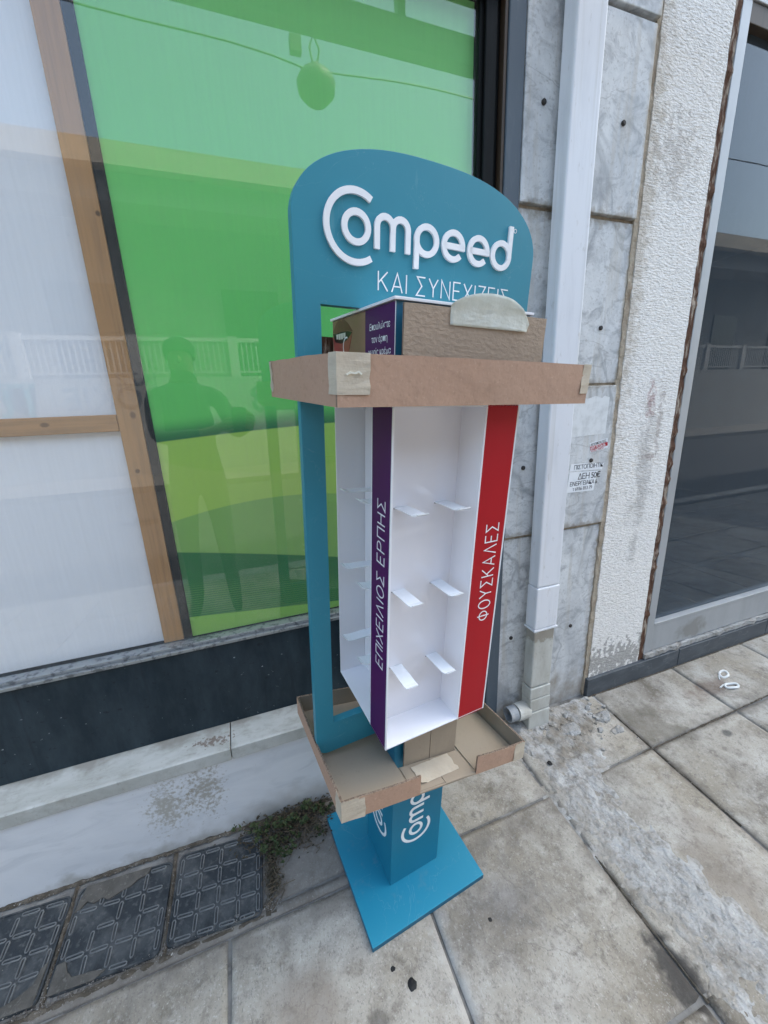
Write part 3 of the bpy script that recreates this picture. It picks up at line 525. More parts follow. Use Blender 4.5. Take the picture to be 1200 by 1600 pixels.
# green poster: flat print of soft hills
def poster_material():
    m = bpy.data.materials.new('green_poster_print'); m.use_nodes = True
    t = m.node_tree; N = t.nodes; L = t.links; b = N['Principled BSDF']; b.inputs['Roughness'].default_value = 0.5
    b.inputs['Specular IOR Level'].default_value = 0.3
    tc = N.new('ShaderNodeTexCoord'); sp = N.new('ShaderNodeSeparateXYZ'); L.new(tc.outputs['Object'], sp.inputs[0])
    def mt(op, a, c=0.0, d=None):
        n = N.new('ShaderNodeMath'); n.operation = op
        for i, q in enumerate((a, c) if d is None else (a, c, d)):
            if isinstance(q, (int, float)): n.inputs[i].default_value = q
            else: L.new(q, n.inputs[i])
        return n.outputs[0]
    X, Z = sp.outputs['X'], sp.outputs['Z']
    def curve(a, k, q): return mt('ADD', a, mt('ADD', mt('MULTIPLY', X, k), mt('MULTIPLY', mt('MULTIPLY', X, X), q)))
    def above(cv, soft=0.0015):
        r = N.new('ShaderNodeMapRange'); r.inputs[1].default_value = -soft; r.inputs[2].default_value = soft; L.new(mt('SUBTRACT', Z, cv), r.inputs[0]); return r.outputs[0]
    def mix(f, a, c):
        n = N.new('ShaderNodeMixRGB')
        if isinstance(f, (int, float)): n.inputs[0].default_value = f
        else: L.new(f, n.inputs[0])
        for i, q in ((1, a), (2, c)):
            if isinstance(q, tuple): n.inputs[i].default_value = (*q, 1)
            else: L.new(q, n.inputs[i])
        return n.outputs[0]
    c1 = curve(1.243, 0.06, -0.05); c2 = curve(1.047, 0.085, -0.42); c3 = curve(0.885, -0.20, -0.05); c4 = curve(0.701, -0.095, 0.0)
    # upper field: green that deepens towards the crest line as printed
    r = N.new('ShaderNodeMapRange'); r.interpolation_type = 'SMOOTHSTEP'; r.inputs[1].default_value = 0.0; r.inputs[2].default_value = 0.06; L.new(mt('SUBTRACT', Z, c1), r.inputs[0])
    up = mix(r.outputs[0], (0.012, 0.17, 0.05), (0.14, 0.64, 0.13))
    r2 = N.new('ShaderNodeMapRange'); r2.inputs[1].default_value = 1.6; r2.inputs[2].default_value = 2.4; L.new(Z, r2.inputs[0])
    up = mix(r2.outputs[0], up, (0.24, 0.68, 0.22))
    c1b = curve(1.13, -0.12, 0.55)
    lite = mix(above(c1b, 0.004), (0.42, 0.66, 0.12), (0.38, 0.64, 0.10))
    mid = (0.26, 0.50, 0.12)
    st = mt('SINE', mt('MULTIPLY', mt('SUBTRACT', Z, mt('MULTIPLY', X, -0.06)), 900.0))
    dk = mix(mt('MULTIPLY', mt('GREATER_THAN', st, 0.2), above(curve(0.80, -0.1, 0), 0.03)), (0.035, 0.175, 0.05), (0.035, 0.175, 0.05))
    sm = N.new('ShaderNodeMapRange'); sm.inputs[1].default_value = 0.815; sm.inputs[2].default_value = 0.78; L.new(mt('ADD', Z, mt('MULTIPLY', X, 0.12)), sm.inputs[0])
    dk = mix(mt('MULTIPLY', mt('MULTIPLY', mt('GREATER_THAN', st, 0.1), sm.outputs[0]), 0.55), (0.03, 0.20, 0.055), (0.12, 0.33, 0.08))
    low = (0.27, 0.56, 0.10)
    cur = mix(above(c4), low, dk); cur = mix(above(c3), cur, mid); cur = mix(above(c2), cur, lite); cur = mix(above(c1), cur, up)
    L.new(cur, b.inputs['Base Color'])
    return m
po = MB().box(-0.2065, 0.7215, 1.176, 1.1775, 0.658, 2.312).build('green_poster', poster_material())
tag(po, 'large light green printed poster with curved hill shapes behind the shop glass', 'poster')

# ------------------------------------------------------------------ downpipe
dp = empty('downpipe', Matrix.Translation((1.0, 1.09, -0.03)), 'white rectangular downpipe with stained foot fixed in front of the marble', 'downpipe')
inv_d = Matrix.Translation((-1.0, -1.09, 0.03))
def dpart(mb, name, m, bevel=0.006, parent=None, segs=3):
    o = mb.build(name, m, parent or dp, bevel, segs)
    if parent is None: o.matrix_local = inv_d
    return o
dpart(MB().box(0.957, 1.060, 1.060, 1.112, 0.626, 2.72), 'upper_pipe', m_pipe)
dpart(MB().box(0.9555, 1.0615, 1.0585, 1.1135, 0.452, 0.6245), 'pipe_sleeve', m_pipe)
dpart(MB().box(0.9535, 1.0635, 1.0565, 1.1155, 0.444, 0.4515), 'sleeve_rim', m_pipe, 0.001)
dpart(MB().box(0.960, 1.056, 1.062, 1.112, 0.19, 0.4435), 'lower_pipe', m_pipe_old)
dpart(MB().box(0.958, 1.056, 1.059, 1.113, 0.135, 0.186), 'elbow_upper', m_pipe_old, 0.004)
dpart(MB().box(0.960, 1.058, 1.058, 1.113, 0.075, 0.1325), 'elbow_middle', m_pipe_old, 0.004)
dpart(MB().box(0.956, 1.060, 1.056, 1.113, -0.06, 0.072), 'elbow_foot', m_pipe_old, 0.004)
tb = MB(); n = 20
def ring(c, r): return [(c[0], c[1] + r * math.cos(2 * math.pi * k / n), c[2] + r * math.sin(2 * math.pi * k / n)) for k in range(n)]
c0 = (0.868, 1.078, 0.083); c1 = (0.905, 1.080, 0.080); c2 = (0.96, 1.084, 0.074)
vs = ring(c0, 0.026) + ring(c0, 0.030) + ring(c1, 0.030) + ring((0.90, 1.08, 0.08), 0.026)
tb.add(vs, [(a * n + k, a * n + (k + 1) % n, (a + 1) * n + (k + 1) % n, (a + 1) * n + k) for a in range(2) for k in range(n)] + [(k, 3 * n + k, 3 * n + (k + 1) % n, (k + 1) % n) for k in range(n)])
sp_o = dpart(tb, 'outlet_spigot', m_grey_pvc, 0)
dpart(MB().tube([(0.893, 1.0795, 0.081), (0.894, 1.0795, 0.081)], 0.0257, 20), 'outlet_plug', m_grey_pvc, 0)
dpart(MB().tube([(0.9055, 1.080, 0.080), (0.93, 1.082, 0.077), (0.962, 1.085, 0.073)], [0.033, 0.0345, 0.034], 20), 'outlet_collar', m_pipe_old, 0)

# ------------------------------------------------------------------ text helpers
def fontmesh(txt, size, align='LEFT', shear=0.0, spacing=1.0, line=1.0):
    cu = bpy.data.curves.new('txt', 'FONT'); cu.body = txt; cu.size = size; cu.align_x = align; cu.shear = shear
    cu.space_character = spacing; cu.space_line = line; cu.resolution_u = 3; cu.fill_mode = 'FRONT'
    ob = bpy.data.objects.new('txt', cu); COL.objects.link(ob)
    dg = bpy.context.evaluated_depsgraph_get(); dg.update()
    me = bpy.data.meshes.new_from_object(ob.evaluated_get(dg)); bpy.data.objects.remove(ob)
    return me
def text_part(name, txt, size, mat, parent, mw, align='LEFT', **k):
    me = fontmesh(txt, size, align, **k); me.materials.clear(); me.materials.append(mat); me.name = name
    o = bpy.data.objects.new(name, me); COL.objects.link(o); o.parent = parent; o.matrix_local = mw
    return o
def stroke(b, path, w, y0, y1, tf=lambda p: p, closed=False):
    """ribbon of width w along a 2-D path, extruded from y0 to y1; tf maps (a,b) -> (a,b)"""
    P = [Vector(p) for p in path]; n = len(P); Lf = []; Rt = []
    for i, p in enumerate(P):
        a = P[i - 1] if (i > 0 or closed) else None; c = P[(i + 1) % n] if (i < n - 1 or closed) else None
        d1 = (p - a).normalized() if a is not None else (c - p).normalized(); d2 = (c - p).normalized() if c is not None else d1
        t = (d1 + d2).normalized() if (d1 + d2).length > 1e-6 else d1
        nn = Vector((-t.y, t.x)); k = min(2.2, 1 / max(0.3, nn.dot(Vector((-d1.y, d1.x)))))
        Lf.append(p + nn * w / 2 * k); Rt.append(p - nn * w / 2 * k)
    vs = []; fs = []
    for l, r in zip(Lf, Rt):
        l = tf(l); r = tf(r)
        vs += [(l[0], y1, l[1]), (r[0], y1, r[1]), (r[0], y0, r[1]), (l[0], y0, l[1])]
    for i in range(n if closed else n - 1):
        a = 4 * i; c = 4 * ((i + 1) % n)
        fs += [(a, a + 1, c + 1, c), (a + 1, a + 2, c + 2, c + 1), (a + 3, a, c, c + 3)]
    if not closed: fs += [(0, 3, 2, 1), (4 * n - 4, 4 * n - 3, 4 * n - 2, 4 * n - 1)]
    b.add(vs, fs)
def arc(cx, cy, r, a0, a1, n=24): return [(cx + r * math.cos(R_(a0 + (a1 - a0) * i / n)), cy + r * math.sin(R_(a0 + (a1 - a0) * i / n))) for i in range(n + 1)]
# logo as centre lines in metres, origin at the C's centre
def logo_letters():
    b0 = -0.0245; r = 0.0205; top = 0.0265
    out = [('C', [arc(0, 0, 0.0485, 56, 304, 40)]),
           ('o', [arc(0.0015, 0.0005, 0.0205, 0, 360, 32)])]
    m = [(0.038, b0), (0.038, 0.0255 - 0.014)]
    m1 = [(0.038, b0)] + arc(0.0525, 0.008, 0.0145, 180, 0, 12) + [(0.067, b0)]
    m2 = [(0.067, 0.002)] + arc(0.0815, 0.008, 0.0145, 180, 0, 12) + [(0.096, b0)]
    out.append(('m', [m1, m2]))
    out.append(('p', [arc(0.1335, 0.0005, 0.0205, 0, 360, 28), [(0.1135, -0.044), (0.1135, 0.008)]]))
    for cx in (0.190, 0.247):
        out.append(('e', [[(cx - 0.0195, 0.0)] + [(cx + 0.0205, 0.0)] + arc(cx, 0.0005, 0.0205, 8, 318, 28)]))
    out.append(('d', [arc(0.3015, 0.0005, 0.0205, 0, 360, 28), [(0.3215, -0.004), (0.3215, 0.051)]]))
    return out
W_LOGO = 0.0096
def build_logo(parent, y_face, depth, tf, mat, group_name='logo_letter'):
    for ch, paths in logo_letters():
        b = MB()
        for i, p in enumerate(paths):
            cl = ch in 'opd' and i == 0
            stroke(b, p[:-1] if cl else p, W_LOGO, y_face, y_face - depth - 0.00025 * i, tf, closed=cl)
        o = b.build(group_name, mat, parent); o['label'] = 'white letter ' + ch
    return
GL = {  # thin greek capitals in a unit box: width, strokes
 'Κ': (0.58, [[(0, 0), (0, 1)], [(0.56, 1), (0.02, 0.42)], [(0.17, 0.58), (0.58, 0)]]),
 'Α': (0.66, [[(0, 0), (0.33, 1), (0.66, 0)], [(0.11, 0.31), (0.55, 0.31)]]),
 'Ι': (0.0, [[(0, 0), (0, 1)]]),
 'Σ': (0.56, [[(0.56, 1), (0.02, 1), (0.34, 0.52), (0, 0), (0.58, 0)]]),
 'Υ': (0.62, [[(0, 1), (0.31, 0.47), (0.62, 1)], [(0.31, 0.49), (0.31, 0)]]),
 'Ν': (0.60, [[(0, 0), (0, 1), (0.60, 0), (0.60, 1)]]),
 'Ε': (0.50, [[(0.5, 1), (0, 1), (0, 0), (0.5, 0)], [(0.01, 0.52), (0.44, 0.52)]]),
 'Χ': (0.60, [[(0, 0), (0.6, 1)], [(0, 1), (0.6, 0)]]),
 'Ζ': (0.54, [[(0, 1), (0.54, 1), (0, 0), (0.56, 0)]]),
 'Π': (0.58, [[(0, 0), (0, 1), (0.58, 1), (0.58, 0)]]),
 'Λ': (0.64, [[(0, 0), (0.32, 1), (0.64, 0)]]),
 'Ο': (0.66, [[(0.33 + 0.33 * math.cos(R_(a)), 0.5 + 0.5 * math.sin(R_(a))) for a in range(0, 360, 15)]]),
 'Ρ': (0.52, [[(0, 0), (0, 1), (0.28, 1)] + [(0.28 + 0.24 * math.cos(R_(a)), 0.745 + 0.255 * math.sin(R_(a))) for a in range(75, -91, -15)] + [(0, 0.49)]]),
 'Η': (0.58, [[(0, 0), (0, 1)], [(0.58, 0), (0.58, 1)], [(0.01, 0.52), (0.57, 0.52)]]),
 'Φ': (0.74, [[(0.37 + 0.37 * math.cos(R_(a)), 0.5 + 0.34 * math.sin(R_(a))) for a in range(0, 360, 15)], [(0.37, 0), (0.37, 1)]]),
}
def thin_text(txt, h, length, w, y_face, depth, tf, mat, parent, name):
    gaps = 0.26; adv = []; x = 0
    for ch in txt:
        if ch == ' ': x += 0.42; continue
        adv.append((ch, x)); x += GL[ch][0] + gaps
    tot = x - gaps; sx = length / tot; b = MB(); k = 0
    for ch, x0 in adv:
        for p in GL[ch][1]:
            cl = ch in 'ΟΦ' and len(p) > 20; k += 1
            stroke(b, [((x0 + q[0]) * sx, q[1] * h) for q in p], w, y_face, y_face - depth - 0.00006 * (k % 5), tf, closed=cl)
    return b.build(name, mat, parent)

# ------------------------------------------------------------------ the display stand
U = Vector((0.992308, 0.121358, -0.024423)); V = Vector((-0.119253, 0.990071, 0.074421)); Wv = Vector((0.033212, -0.070936, 0.996928))
O = Vector((0.301604, 0.830241, 0.0))
DM = Matrix(((U.x, V.x, Wv.x, O.x), (U.y, V.y, Wv.y, O.y), (U.z, V.z, Wv.z, O.z), (0, 0, 0, 1)))
st = empty('display_stand', DM, 'teal arched product display stand with white box shelves on the pavement', 'display stand')
s_ = 0.1324; ZB = 0.6015; ZC = 1.305; ZL = 1.456
def sp(mb, name, m, parent=st, bevel=0.0, segs=2, smooth=False): return mb.build(name, m, parent, bevel, segs, smooth)
sp(MB().box(-0.1742, 0.1742, -0.1692, 0.1792, 0.001, 0.0185), 'base_plate', [m_teal_base, m_teal_edge], bevel=0.0012)
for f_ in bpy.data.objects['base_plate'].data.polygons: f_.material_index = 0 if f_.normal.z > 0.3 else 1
colm = sp(MB().box(-0.0771, 0.0771, -0.0756, 0.0756, 0.0186, ZB - 0.001), 'column', M('teal_column', (0.010, 0.165, 0.265), 0.4, 0.35, layers=[dict(s=5, lo=0.4, hi=0.7, c=(0.014, 0.185, 0.29), f=0.7)]), bevel=0.0012)
# logo along the column: reads bottom to top on the two seen faces
SC = 0.86
build_logo(colm, -0.0758, 0.0004, lambda p: (-(p[1]) * SC - 0.003, 0.198 + p[0] * SC), m_letter)
lf = empty('logo_side', None); lf.parent = colm; lf.matrix_local = Matrix.Rotation(R_(-90), 4, 'Z')
for ch, paths in logo_letters():
    b = MB()
    for i, p in enumerate(paths):
        cl = ch in 'opd' and i == 0
        stroke(b, p[:-1] if cl else p, W_LOGO, -0.0773, -0.0777 - 0.00025 * i, lambda p: (-(p[1]) * SC + 0.0, 0.19 + p[0] * SC), closed=cl)
    o = b.build('logo_letter', m_letter, colm); o.data.transform(Matrix.Rotation(R_(-90), 4, 'Z')); o['label'] = 'white letter ' + ch
bpy.data.objects.remove(lf)
# arched board with a window cut-out: outline between outer and inner contours
bw = 0.2453; t2 = 0.009
outer = []
for a in range(0, 91, 9): outer.append((-bw + 0.03 - 0.03 * math.cos(R_(a)), 0.5105 + 0.03 - 0.03 * math.sin(R_(a))))
for a in range(90, -1, -9): outer.append((bw - 0.03 + 0.03 * math.cos(R_(a)), 0.5105 + 0.03 - 0.03 * math.sin(R_(a))))
topz, sidez = 1.691, 1.578
for i in range(0, 41):
    th = R_(i * 180 / 40); c, s = math.cos(th), math.sin(th)
    outer.append((bw * math.copysign(abs(c) ** 0.80, c), sidez + (topz - sidez) * abs(s) ** 0.92))
il, ih0, ih1 = bw - 0.0414, 0.5945, 1.4613
inner = [(-il, ih0), (il, ih0), (il, ih1), (-il, ih1)]
bm = bmesh.new()
def loop(pts, y): return [bm.verts.new((p[0], y, p[1])) for p in pts]
of, ob, inf, inb = loop(outer, -t2), loop(outer, t2), loop(inner, -t2), loop(inner, t2)
for lo_, li_ in ((of, inf), (ob, inb)):
    es = [bm.edges.new((lo_[i], lo_[(i + 1) % len(lo_)])) for i in range(len(lo_))] + [bm.edges.new((li_[i], li_[(i + 1) % 4])) for i in range(4)]
    bmesh.ops.triangle_fill(bm, use_beauty=True, edges=es)
nf = len(bm.faces)
for a, c in ((of, ob), (inf, inb)):
    for i in range(len(a)):
        j = (i + 1) % len(a); fce = bm.faces.new((a[i], a[j], c[j], c[i])); fce.material_index = 1
bmesh.ops.recalc_face_normals(bm, faces=bm.faces[:])
me = bpy.data.meshes.new('arched_board'); bm.to_mesh(me); bm.free(); me.materials.append(m_teal); me.materials.append(m_teal)
board = bpy.data.objects.new('arched_board', me); COL.objects.link(board); board.parent = st
bv = board.modifiers.new('soft_edge', 'BEVEL'); bv.width = 0.0015; bv.segments = 2; bv.limit_method = 'ANGLE'; bv.angle_limit = R_(50)
build_logo(board, -t2 - 0.0003, 0.0045, lambda p: (p[0] - 0.1435, p[1] + 1.5755), m_logo)
b = MB(); stroke(b, arc(0.1905, 1.622, 0.0032, 0, 345, 14), 0.0009, -t2 - 0.0002, -t2 - 0.0008, closed=True); b.build('registered_mark', m_letter, board)
thin_text('ΚΑΙ ΣΥΝΕΧΙΖΕΙΣ', 0.0290, 0.288, 0.0021, -t2 - 0.0002, 0.0006, lambda p: (p[0] - 0.101, p[1] + 1.4915), m_letter, board, 'slogan')
# four-sided pinwheel box: one white compartment and one coloured strip per side
sp(MB().box(-s_, s_, -s_, s_, ZC, ZC + 0.004), 'box_top', m_white, bevel=0.0008, segs=1)
sp(MB().box(-s_, s_, -s_, s_, ZB, ZB + 0.004), 'box_bottom', m_white, bevel=0.0008, segs=1)
DEP = 0.0695; CW = 0.0755
prong_mesh = None
def side(k, strip_mat, strip_label):
    global prong_mesh
    rot = Matrix.Rotation(R_(-90 * k), 4, 'Z')
    def put(mb, name, m, bevel=0.0, smooth=False):
        o = mb.build(name, m, st, bevel, 2, smooth); o.matrix_local = rot; return o
    xr = s_ - CW
    put(MB().box(-s_ + 0.0036, xr - 0.003, -s_ + DEP, -s_ + DEP + 0.003, ZB + 0.004, ZC), 'back_panel', m_back)
    put(MB().box(xr - 0.003, xr, -s_ + 0.0005, -s_ + DEP + 0.003, ZB + 0.004, ZC), 'divider', m_white)
    put(MB().box(xr + 0.0003, s_ - 0.0036, -s_, -s_ + 0.0008, ZB - 0.001, ZC + 0.003), 'strip_panel', strip_mat)['label'] = strip_label
    put(MB().box(xr + 0.0003, s_ - 0.0036, -s_ + 0.0009, -s_ + 0.003, ZB + 0.004, ZC), 'strip_board', m_white)
    put(MB().box(xr - 0.0032, xr + 0.0002, -s_ - 0.0003, -s_ + 0.004, ZB, ZC), 'strip_edge', m_white)
    # white edge of the strip at the open corner
    put(MB().box(s_ - 0.0034, s_, -s_ - 0.0002, -s_ + 0.003, ZB, ZC), 'strip_edge', m_white)
    for wz in (1.117, 0.937, 0.748):
        for uc in (-0.0745, 0.0185):
            if prong_mesh is None:
                hw_, ln, th = 0.0145, 0.080, 0.0020; pb = MB()
                prof = [(0, 0), (-0.03, 0.0), (-0.064, -0.001), (-0.075, 0.001), (-ln, 0.0042)]
                vs = []; fs = []
                for i, (yy, zz) in enumerate(prof):
                    h_ = hw_ * (0.80 if i == len(prof) - 1 else 0.97 if i == len(prof) - 2 else 1.0)
                    vs += [(-h_, yy, zz), (h_, yy, zz), (h_, yy, zz - th), (-h_, yy, zz - th)]
                    if i:
                        a = 4 * (i - 1); c = 4 * i
                        fs += [(a, a + 1, c + 1, c), (a + 1, a + 2, c + 2, c + 1), (a + 2, a + 3, c + 3, c + 2), (a + 3, a, c, c + 3)]
                fs += [(0, 3, 2, 1), (4 * len(prof) - 4, 4 * len(prof) - 3, 4 * len(prof) - 2, 4 * len(prof) - 1)]
                o = pb.add(vs, fs).box(-hw_ - 0.0008, hw_ + 0.0008, -0.0003, 0.0001, -0.0034, -0.0012, 1).build('shelf_prong', [m_prong, m_dark], st, 0.0, 1); prong_mesh = o
            else:
                o = link_copy(prong_mesh, st)
            o.matrix_local = rot @ Matrix.Translation((uc, -s_ + DEP - 0.0002, wz)) @ Matrix.Rotation(R_(-3.5 + rnd.uniform(-1.5, 1.5)), 4, 'X') @ Matrix.Rotation(R_(rnd.uniform(-2, 2)), 4, 'Z')
    return rot
side(0, m_red, 'red strip with thin white lettering')
side(1, m_purple, 'purple strip with thin white lettering')
side(2, m_red, 'red strip'); side(3, m_purple, 'purple strip')
strips = [c for c in st.children if c.name.startswith('strip_panel')]
def vtext(txt, h, w0, length, centre, k, parent):
    o = thin_text(txt, h, length, 0.0023, -s_ - 0.0001, 0.0004, lambda p: (centre + h / 2 - p[1], w0 + p[0]), m_letter, parent, 'strip_lettering')
    return o
vtext('ΦΟΥΣΚΑΛΕΣ', 0.031, 0.857, 0.222, 0.0985, 0, strips[0])
vtext('ΕΠΙΧΕΙΛΙΟΣ ΕΡΠΗΣ', 0.029, 0.794, 0.352, 0.0965, 1, strips[1])
# header above the compartments and the white lid
m_teal_dk = M('teal_header', (0.015, 0.125, 0.21), 0.4, 0.45)
hd = sp(MB().box(-s_ + 0.0008, s_ - 0.0008, -s_ + 0.0008, s_ - 0.0008, ZC + 0.0042, ZL - 0.0005), 'header', m_teal_dk)
sp(MB().box(-s_ - 0.004, s_ + 0.004, -s_ - 0.004, s_ + 0.004, ZL, ZL + 0.0045), 'lid', m_white, bevel=0.0008)
rot1 = Matrix.Rotation(R_(-90), 4, 'Z')     # left side, where the face print and the purple panel are
def hpart(mb, name, m):
    o = mb.build(name, m, hd); o.data.transform(rot1); return o
hpart(MB().box(0.0266, s_ - 0.0005, -s_ - 0.0002, -s_ + 0.0006, ZC + 0.005, ZL - 0.001), 'purple_panel', m_purple)
hpart(MB().box(s_ - 0.0004, s_ + 0.0003, -s_ - 0.0004, -s_ + 0.0006, ZC + 0.005, ZL - 0.001), 'white_edge', m_white)
hpart(MB().box(-s_, 0.0262, -s_ - 0.0002, -s_ + 0.0006, ZC + 0.005, ZL - 0.001), 'face_print', m_skin)
lipc = -0.086; lz = 1.433
up_l = [(lipc - 0.046, lz + 0.003), (lipc - 0.025, lz + 0.017), (lipc - 0.008, lz + 0.022), (lipc + 0.002, lz + 0.018), (lipc + 0.013, lz + 0.022), (lipc + 0.035, lz + 0.012), (lipc + 0.058, lz - 0.004), (lipc + 0.035, lz - 0.001), (lipc, lz + 0.001), (lipc - 0.03, lz - 0.001)]
hpart(MB().prism(up_l, 'y', -s_ - 0.0006, -s_ - 0.0002), 'upper_lip_print', m_lip)
mo = [(lipc - 0.046, lz + 0.001)] + [(lipc - 0.03, lz - 0.0015), (lipc, lz + 0.0005), (lipc + 0.035, lz - 0.0015), (lipc + 0.055, lz - 0.005), (lipc + 0.03, lz - 0.022), (lipc, lz - 0.026), (lipc - 0.03, lz - 0.02)]
hpart(MB().prism(mo[::-1], 'y', -s_ - 0.0005, -s_ - 0.0002), 'mouth_print', m_mouth)
for i in range(4):
    x0 = lipc - 0.026 + i * 0.0125
    hpart(MB().prism([(x0, lz - 0.003), (x0 + 0.0115, lz - 0.003), (x0 + 0.0108, lz - 0.014 + 0.0015 * abs(i - 1.5)), (x0 + 0.0012, lz - 0.014 + 0.0015 * abs(i - 1.5))], 'y', -s_ - 0.0007, -s_ - 0.0003), 'tooth_print', m_teeth)
ll = [(lipc - 0.046, lz - 0.006), (lipc - 0.03, lz - 0.017), (lipc, lz - 0.021), (lipc + 0.03, lz - 0.017), (lipc + 0.055, lz - 0.006), (lipc + 0.042, lz - 0.032), (lipc + 0.02, lz - 0.046), (lipc - 0.01, lz - 0.049), (lipc - 0.034, lz - 0.036)]
hpart(MB().prism(ll[::-1], 'y', -s_ - 0.0008, -s_ - 0.0002), 'lower_lip_print', m_lip2)
b = MB(); stroke(b, arc(lipc + 0.028, lz - 0.028, 0.016, 70, 290, 20), 0.0028, -s_ - 0.0008, -s_ - 0.0011); hpart(b, 'ring_print', m_letter)
text_part('header_lettering', 'Επουλώστε\nτον έρπη\nχωρίς κρέμα', 0.0140, m_letter, hd, rot1 @ Matrix.Translation((0.081, -s_ - 0.0007, 1.4225)) @ Matrix.Rotation(R_(90), 4, 'X'), 'CENTER', line=1.34, spacing=0.97)

# ------------------------------------------------------------------ cardboard trays (rest on the stand)
def card_wall(p0, p1, h, th, inward, n=10, top_j=0.0015, bulge=0.002, seed=0.0):
    """upright cardboard wall from p0 to p1 (2-D), thickness th towards `inward`; outer face slot 0, inner 1, edges 2"""
    b = MB(); P0, P1 = Vector(p0), Vector(p1); I = Vector(inward)
    vs = []; fs = []; mi = []
    zs = [0, h * 0.5, h]
    for i in range(n + 1):
        u_ = i / n; q = P0.lerp(P1, u_); bl = -bulge * math.sin(math.pi * u_)
        for kk, z in enumerate(zs):
            zz = z + (top_j * (nz(u_ * 9 + seed, 3.3) + 0.5 * nz(u_ * 31 + seed, 1.3)) if kk == 2 else 0)
            off = bl * (kk / 2) + 0.0008 * nz(u_ * 5 + seed, z * 30, 2)
            vs += [(q.x + I.x * off, q.y + I.y * off, zz), (q.x + I.x * (th + off), q.y + I.y * (th + off), zz)]
    m = 2 * len(zs)
    for i in range(n):
        a = i * m; c = a + m
        for kk in range(len(zs) - 1):
            fs += [(a + 2 * kk, c + 2 * kk, c + 2 * kk + 2, a + 2 * kk + 2)]; mi.append(0)
            fs += [(a + 2 * kk + 1, a + 2 * kk + 3, c + 2 * kk + 3, c + 2 * kk + 1)]; mi.append(1)
        t = 2 * (len(zs) - 1)
        fs += [(a + t, c + t, c + t + 1, a + t + 1), (a, a + 1, c + 1, c)]; mi += [2, 2]
    for a in (0, n * m):
        for kk in range(len(zs) - 1):
            fs.append((a + 2 * kk, a + 2 * kk + 2, a + 2 * kk + 3, a + 2 * kk + 1)); mi.append(2)
    b.v = [tuple(v) for v in vs]; b.f = fs; b.mi = mi
    return b
KM = [m_kraft, m_kraft_in, m_card_edge]
def tape(parent, pts, z0, z1, outn, mat=m_tape, name='tape_strip', n=5):
    """tape band that follows a 2-D path of the tray's outside, ragged ends"""
    vs = []; fs = []; P = [Vector(p) for p in pts]
    for i, p in enumerate(P):
        j = 0.0012 if i in (0, len(P) - 1) else 0.0
        for kk in range(n + 1):
            z = z0 + (z1 - z0) * kk / n; q = p + Vector((rnd.uniform(-j, j), rnd.uniform(-j, j)))
            o_ = Vector(outn[i]) * (0.0009 + 0.0005 * rnd.random())
            vs.append((q.x + o_.x, q.y + o_.y, z))
    m = n + 1
    for i in range(len(P) - 1):
        for kk in range(n): fs.append((i * m + kk, (i + 1) * m + kk, (i + 1) * m + kk + 1, i * m + kk + 1))
    o = MB().add(vs, fs).build(name, mat, parent, smooth=False)
    sd = o.modifiers.new('thick', 'SOLIDIFY'); sd.thickness = 0.0003
    return o
def tray_base(mw, name, label, hu, hv, h, holes):
    t = empty(name, mw, label, 'cardboard tray')
    th = 0.004
    return t, th
TU = DM @ Matrix.Translation((0.0009, -0.0041, 1.3108)) @ Matrix.Rotation(0.0317, 4, 'Z')
hu, hv, hh = 0.2518, 0.1757, 0.068
tu = empty('upper_cardboard_tray', TU, 'brown cardboard tray with taped corners around the top of the stand', 'cardboard tray')
th = 0.0045
fbm = MB().box(-hu + 0.001, hu - 0.001, -hv + 0.001, -s_ - 0.006, 0, 0.004).box(-hu + 0.001, hu - 0.001, s_ + 0.006, hv - 0.001, 0, 0.004).box(-hu + 0.001, -s_ - 0.006, -s_ - 0.006, s_ + 0.006, 0, 0.004).box(s_ + 0.006, hu - 0.001, -s_ - 0.006, s_ + 0.006, 0, 0.004)
fbm.build('tray_floor', m_kraft, tu)
card_wall((-hu, -hv), (hu, -hv), hh, th, (0, 1), 16, seed=1).build('front_wall', KM, tu)
card_wall((-hu, hv - 0.0005), (-hu, -hv + 0.0052), hh - 0.0006, th, (1, 0), 10, seed=2, top_j=0.002).build('side_wall', KM, tu)
card_wall((hu, -hv + 0.0052), (hu, hv - 0.0052), hh, th, (-1, 0), 10, seed=3).build('side_wall', KM, tu)
card_wall((hu, hv), (-hu, hv), hh, th, (0, -1), 12, seed=4).build('back_wall', KM, tu)
tape(tu, [(-hu, -hv + 0.026), (-hu, -hv + 0.012), (-hu, -hv), (-hu + 0.02, -hv), (-hu + 0.047, -hv - 0.0008)], 0.016, 0.0685, [(-1, 0), (-1, 0), (-0.7, -0.7), (0, -1), (0, -1)])
tape(tu, [(-hu, hv - 0.002), (-hu, hv - 0.02)], 0.010, 0.066, [(-1, 0), (-1, 0)])
tape(tu, [(hu - 0.022, -hv - 0.0004), (hu - 0.01, -hv), (hu, -hv), (hu, -hv + 0.03)], 0.018, 0.069, [(0, -1), (0, -1), (0.7, -0.7), (1, 0)])
b = MB(); stroke(b, [(0.0, 0.0), (0.006, 0.003), (0.013, 0.002), (0.018, 0.004), (0.022, 0.001)], 0.0022, -0.0021, -0.0036, lambda p: (p[0] - hu + 0.012, p[1] + 0.041)); b.build('tape_wrinkle', m_tape_pale, tu).location = (0, -hv, 0)
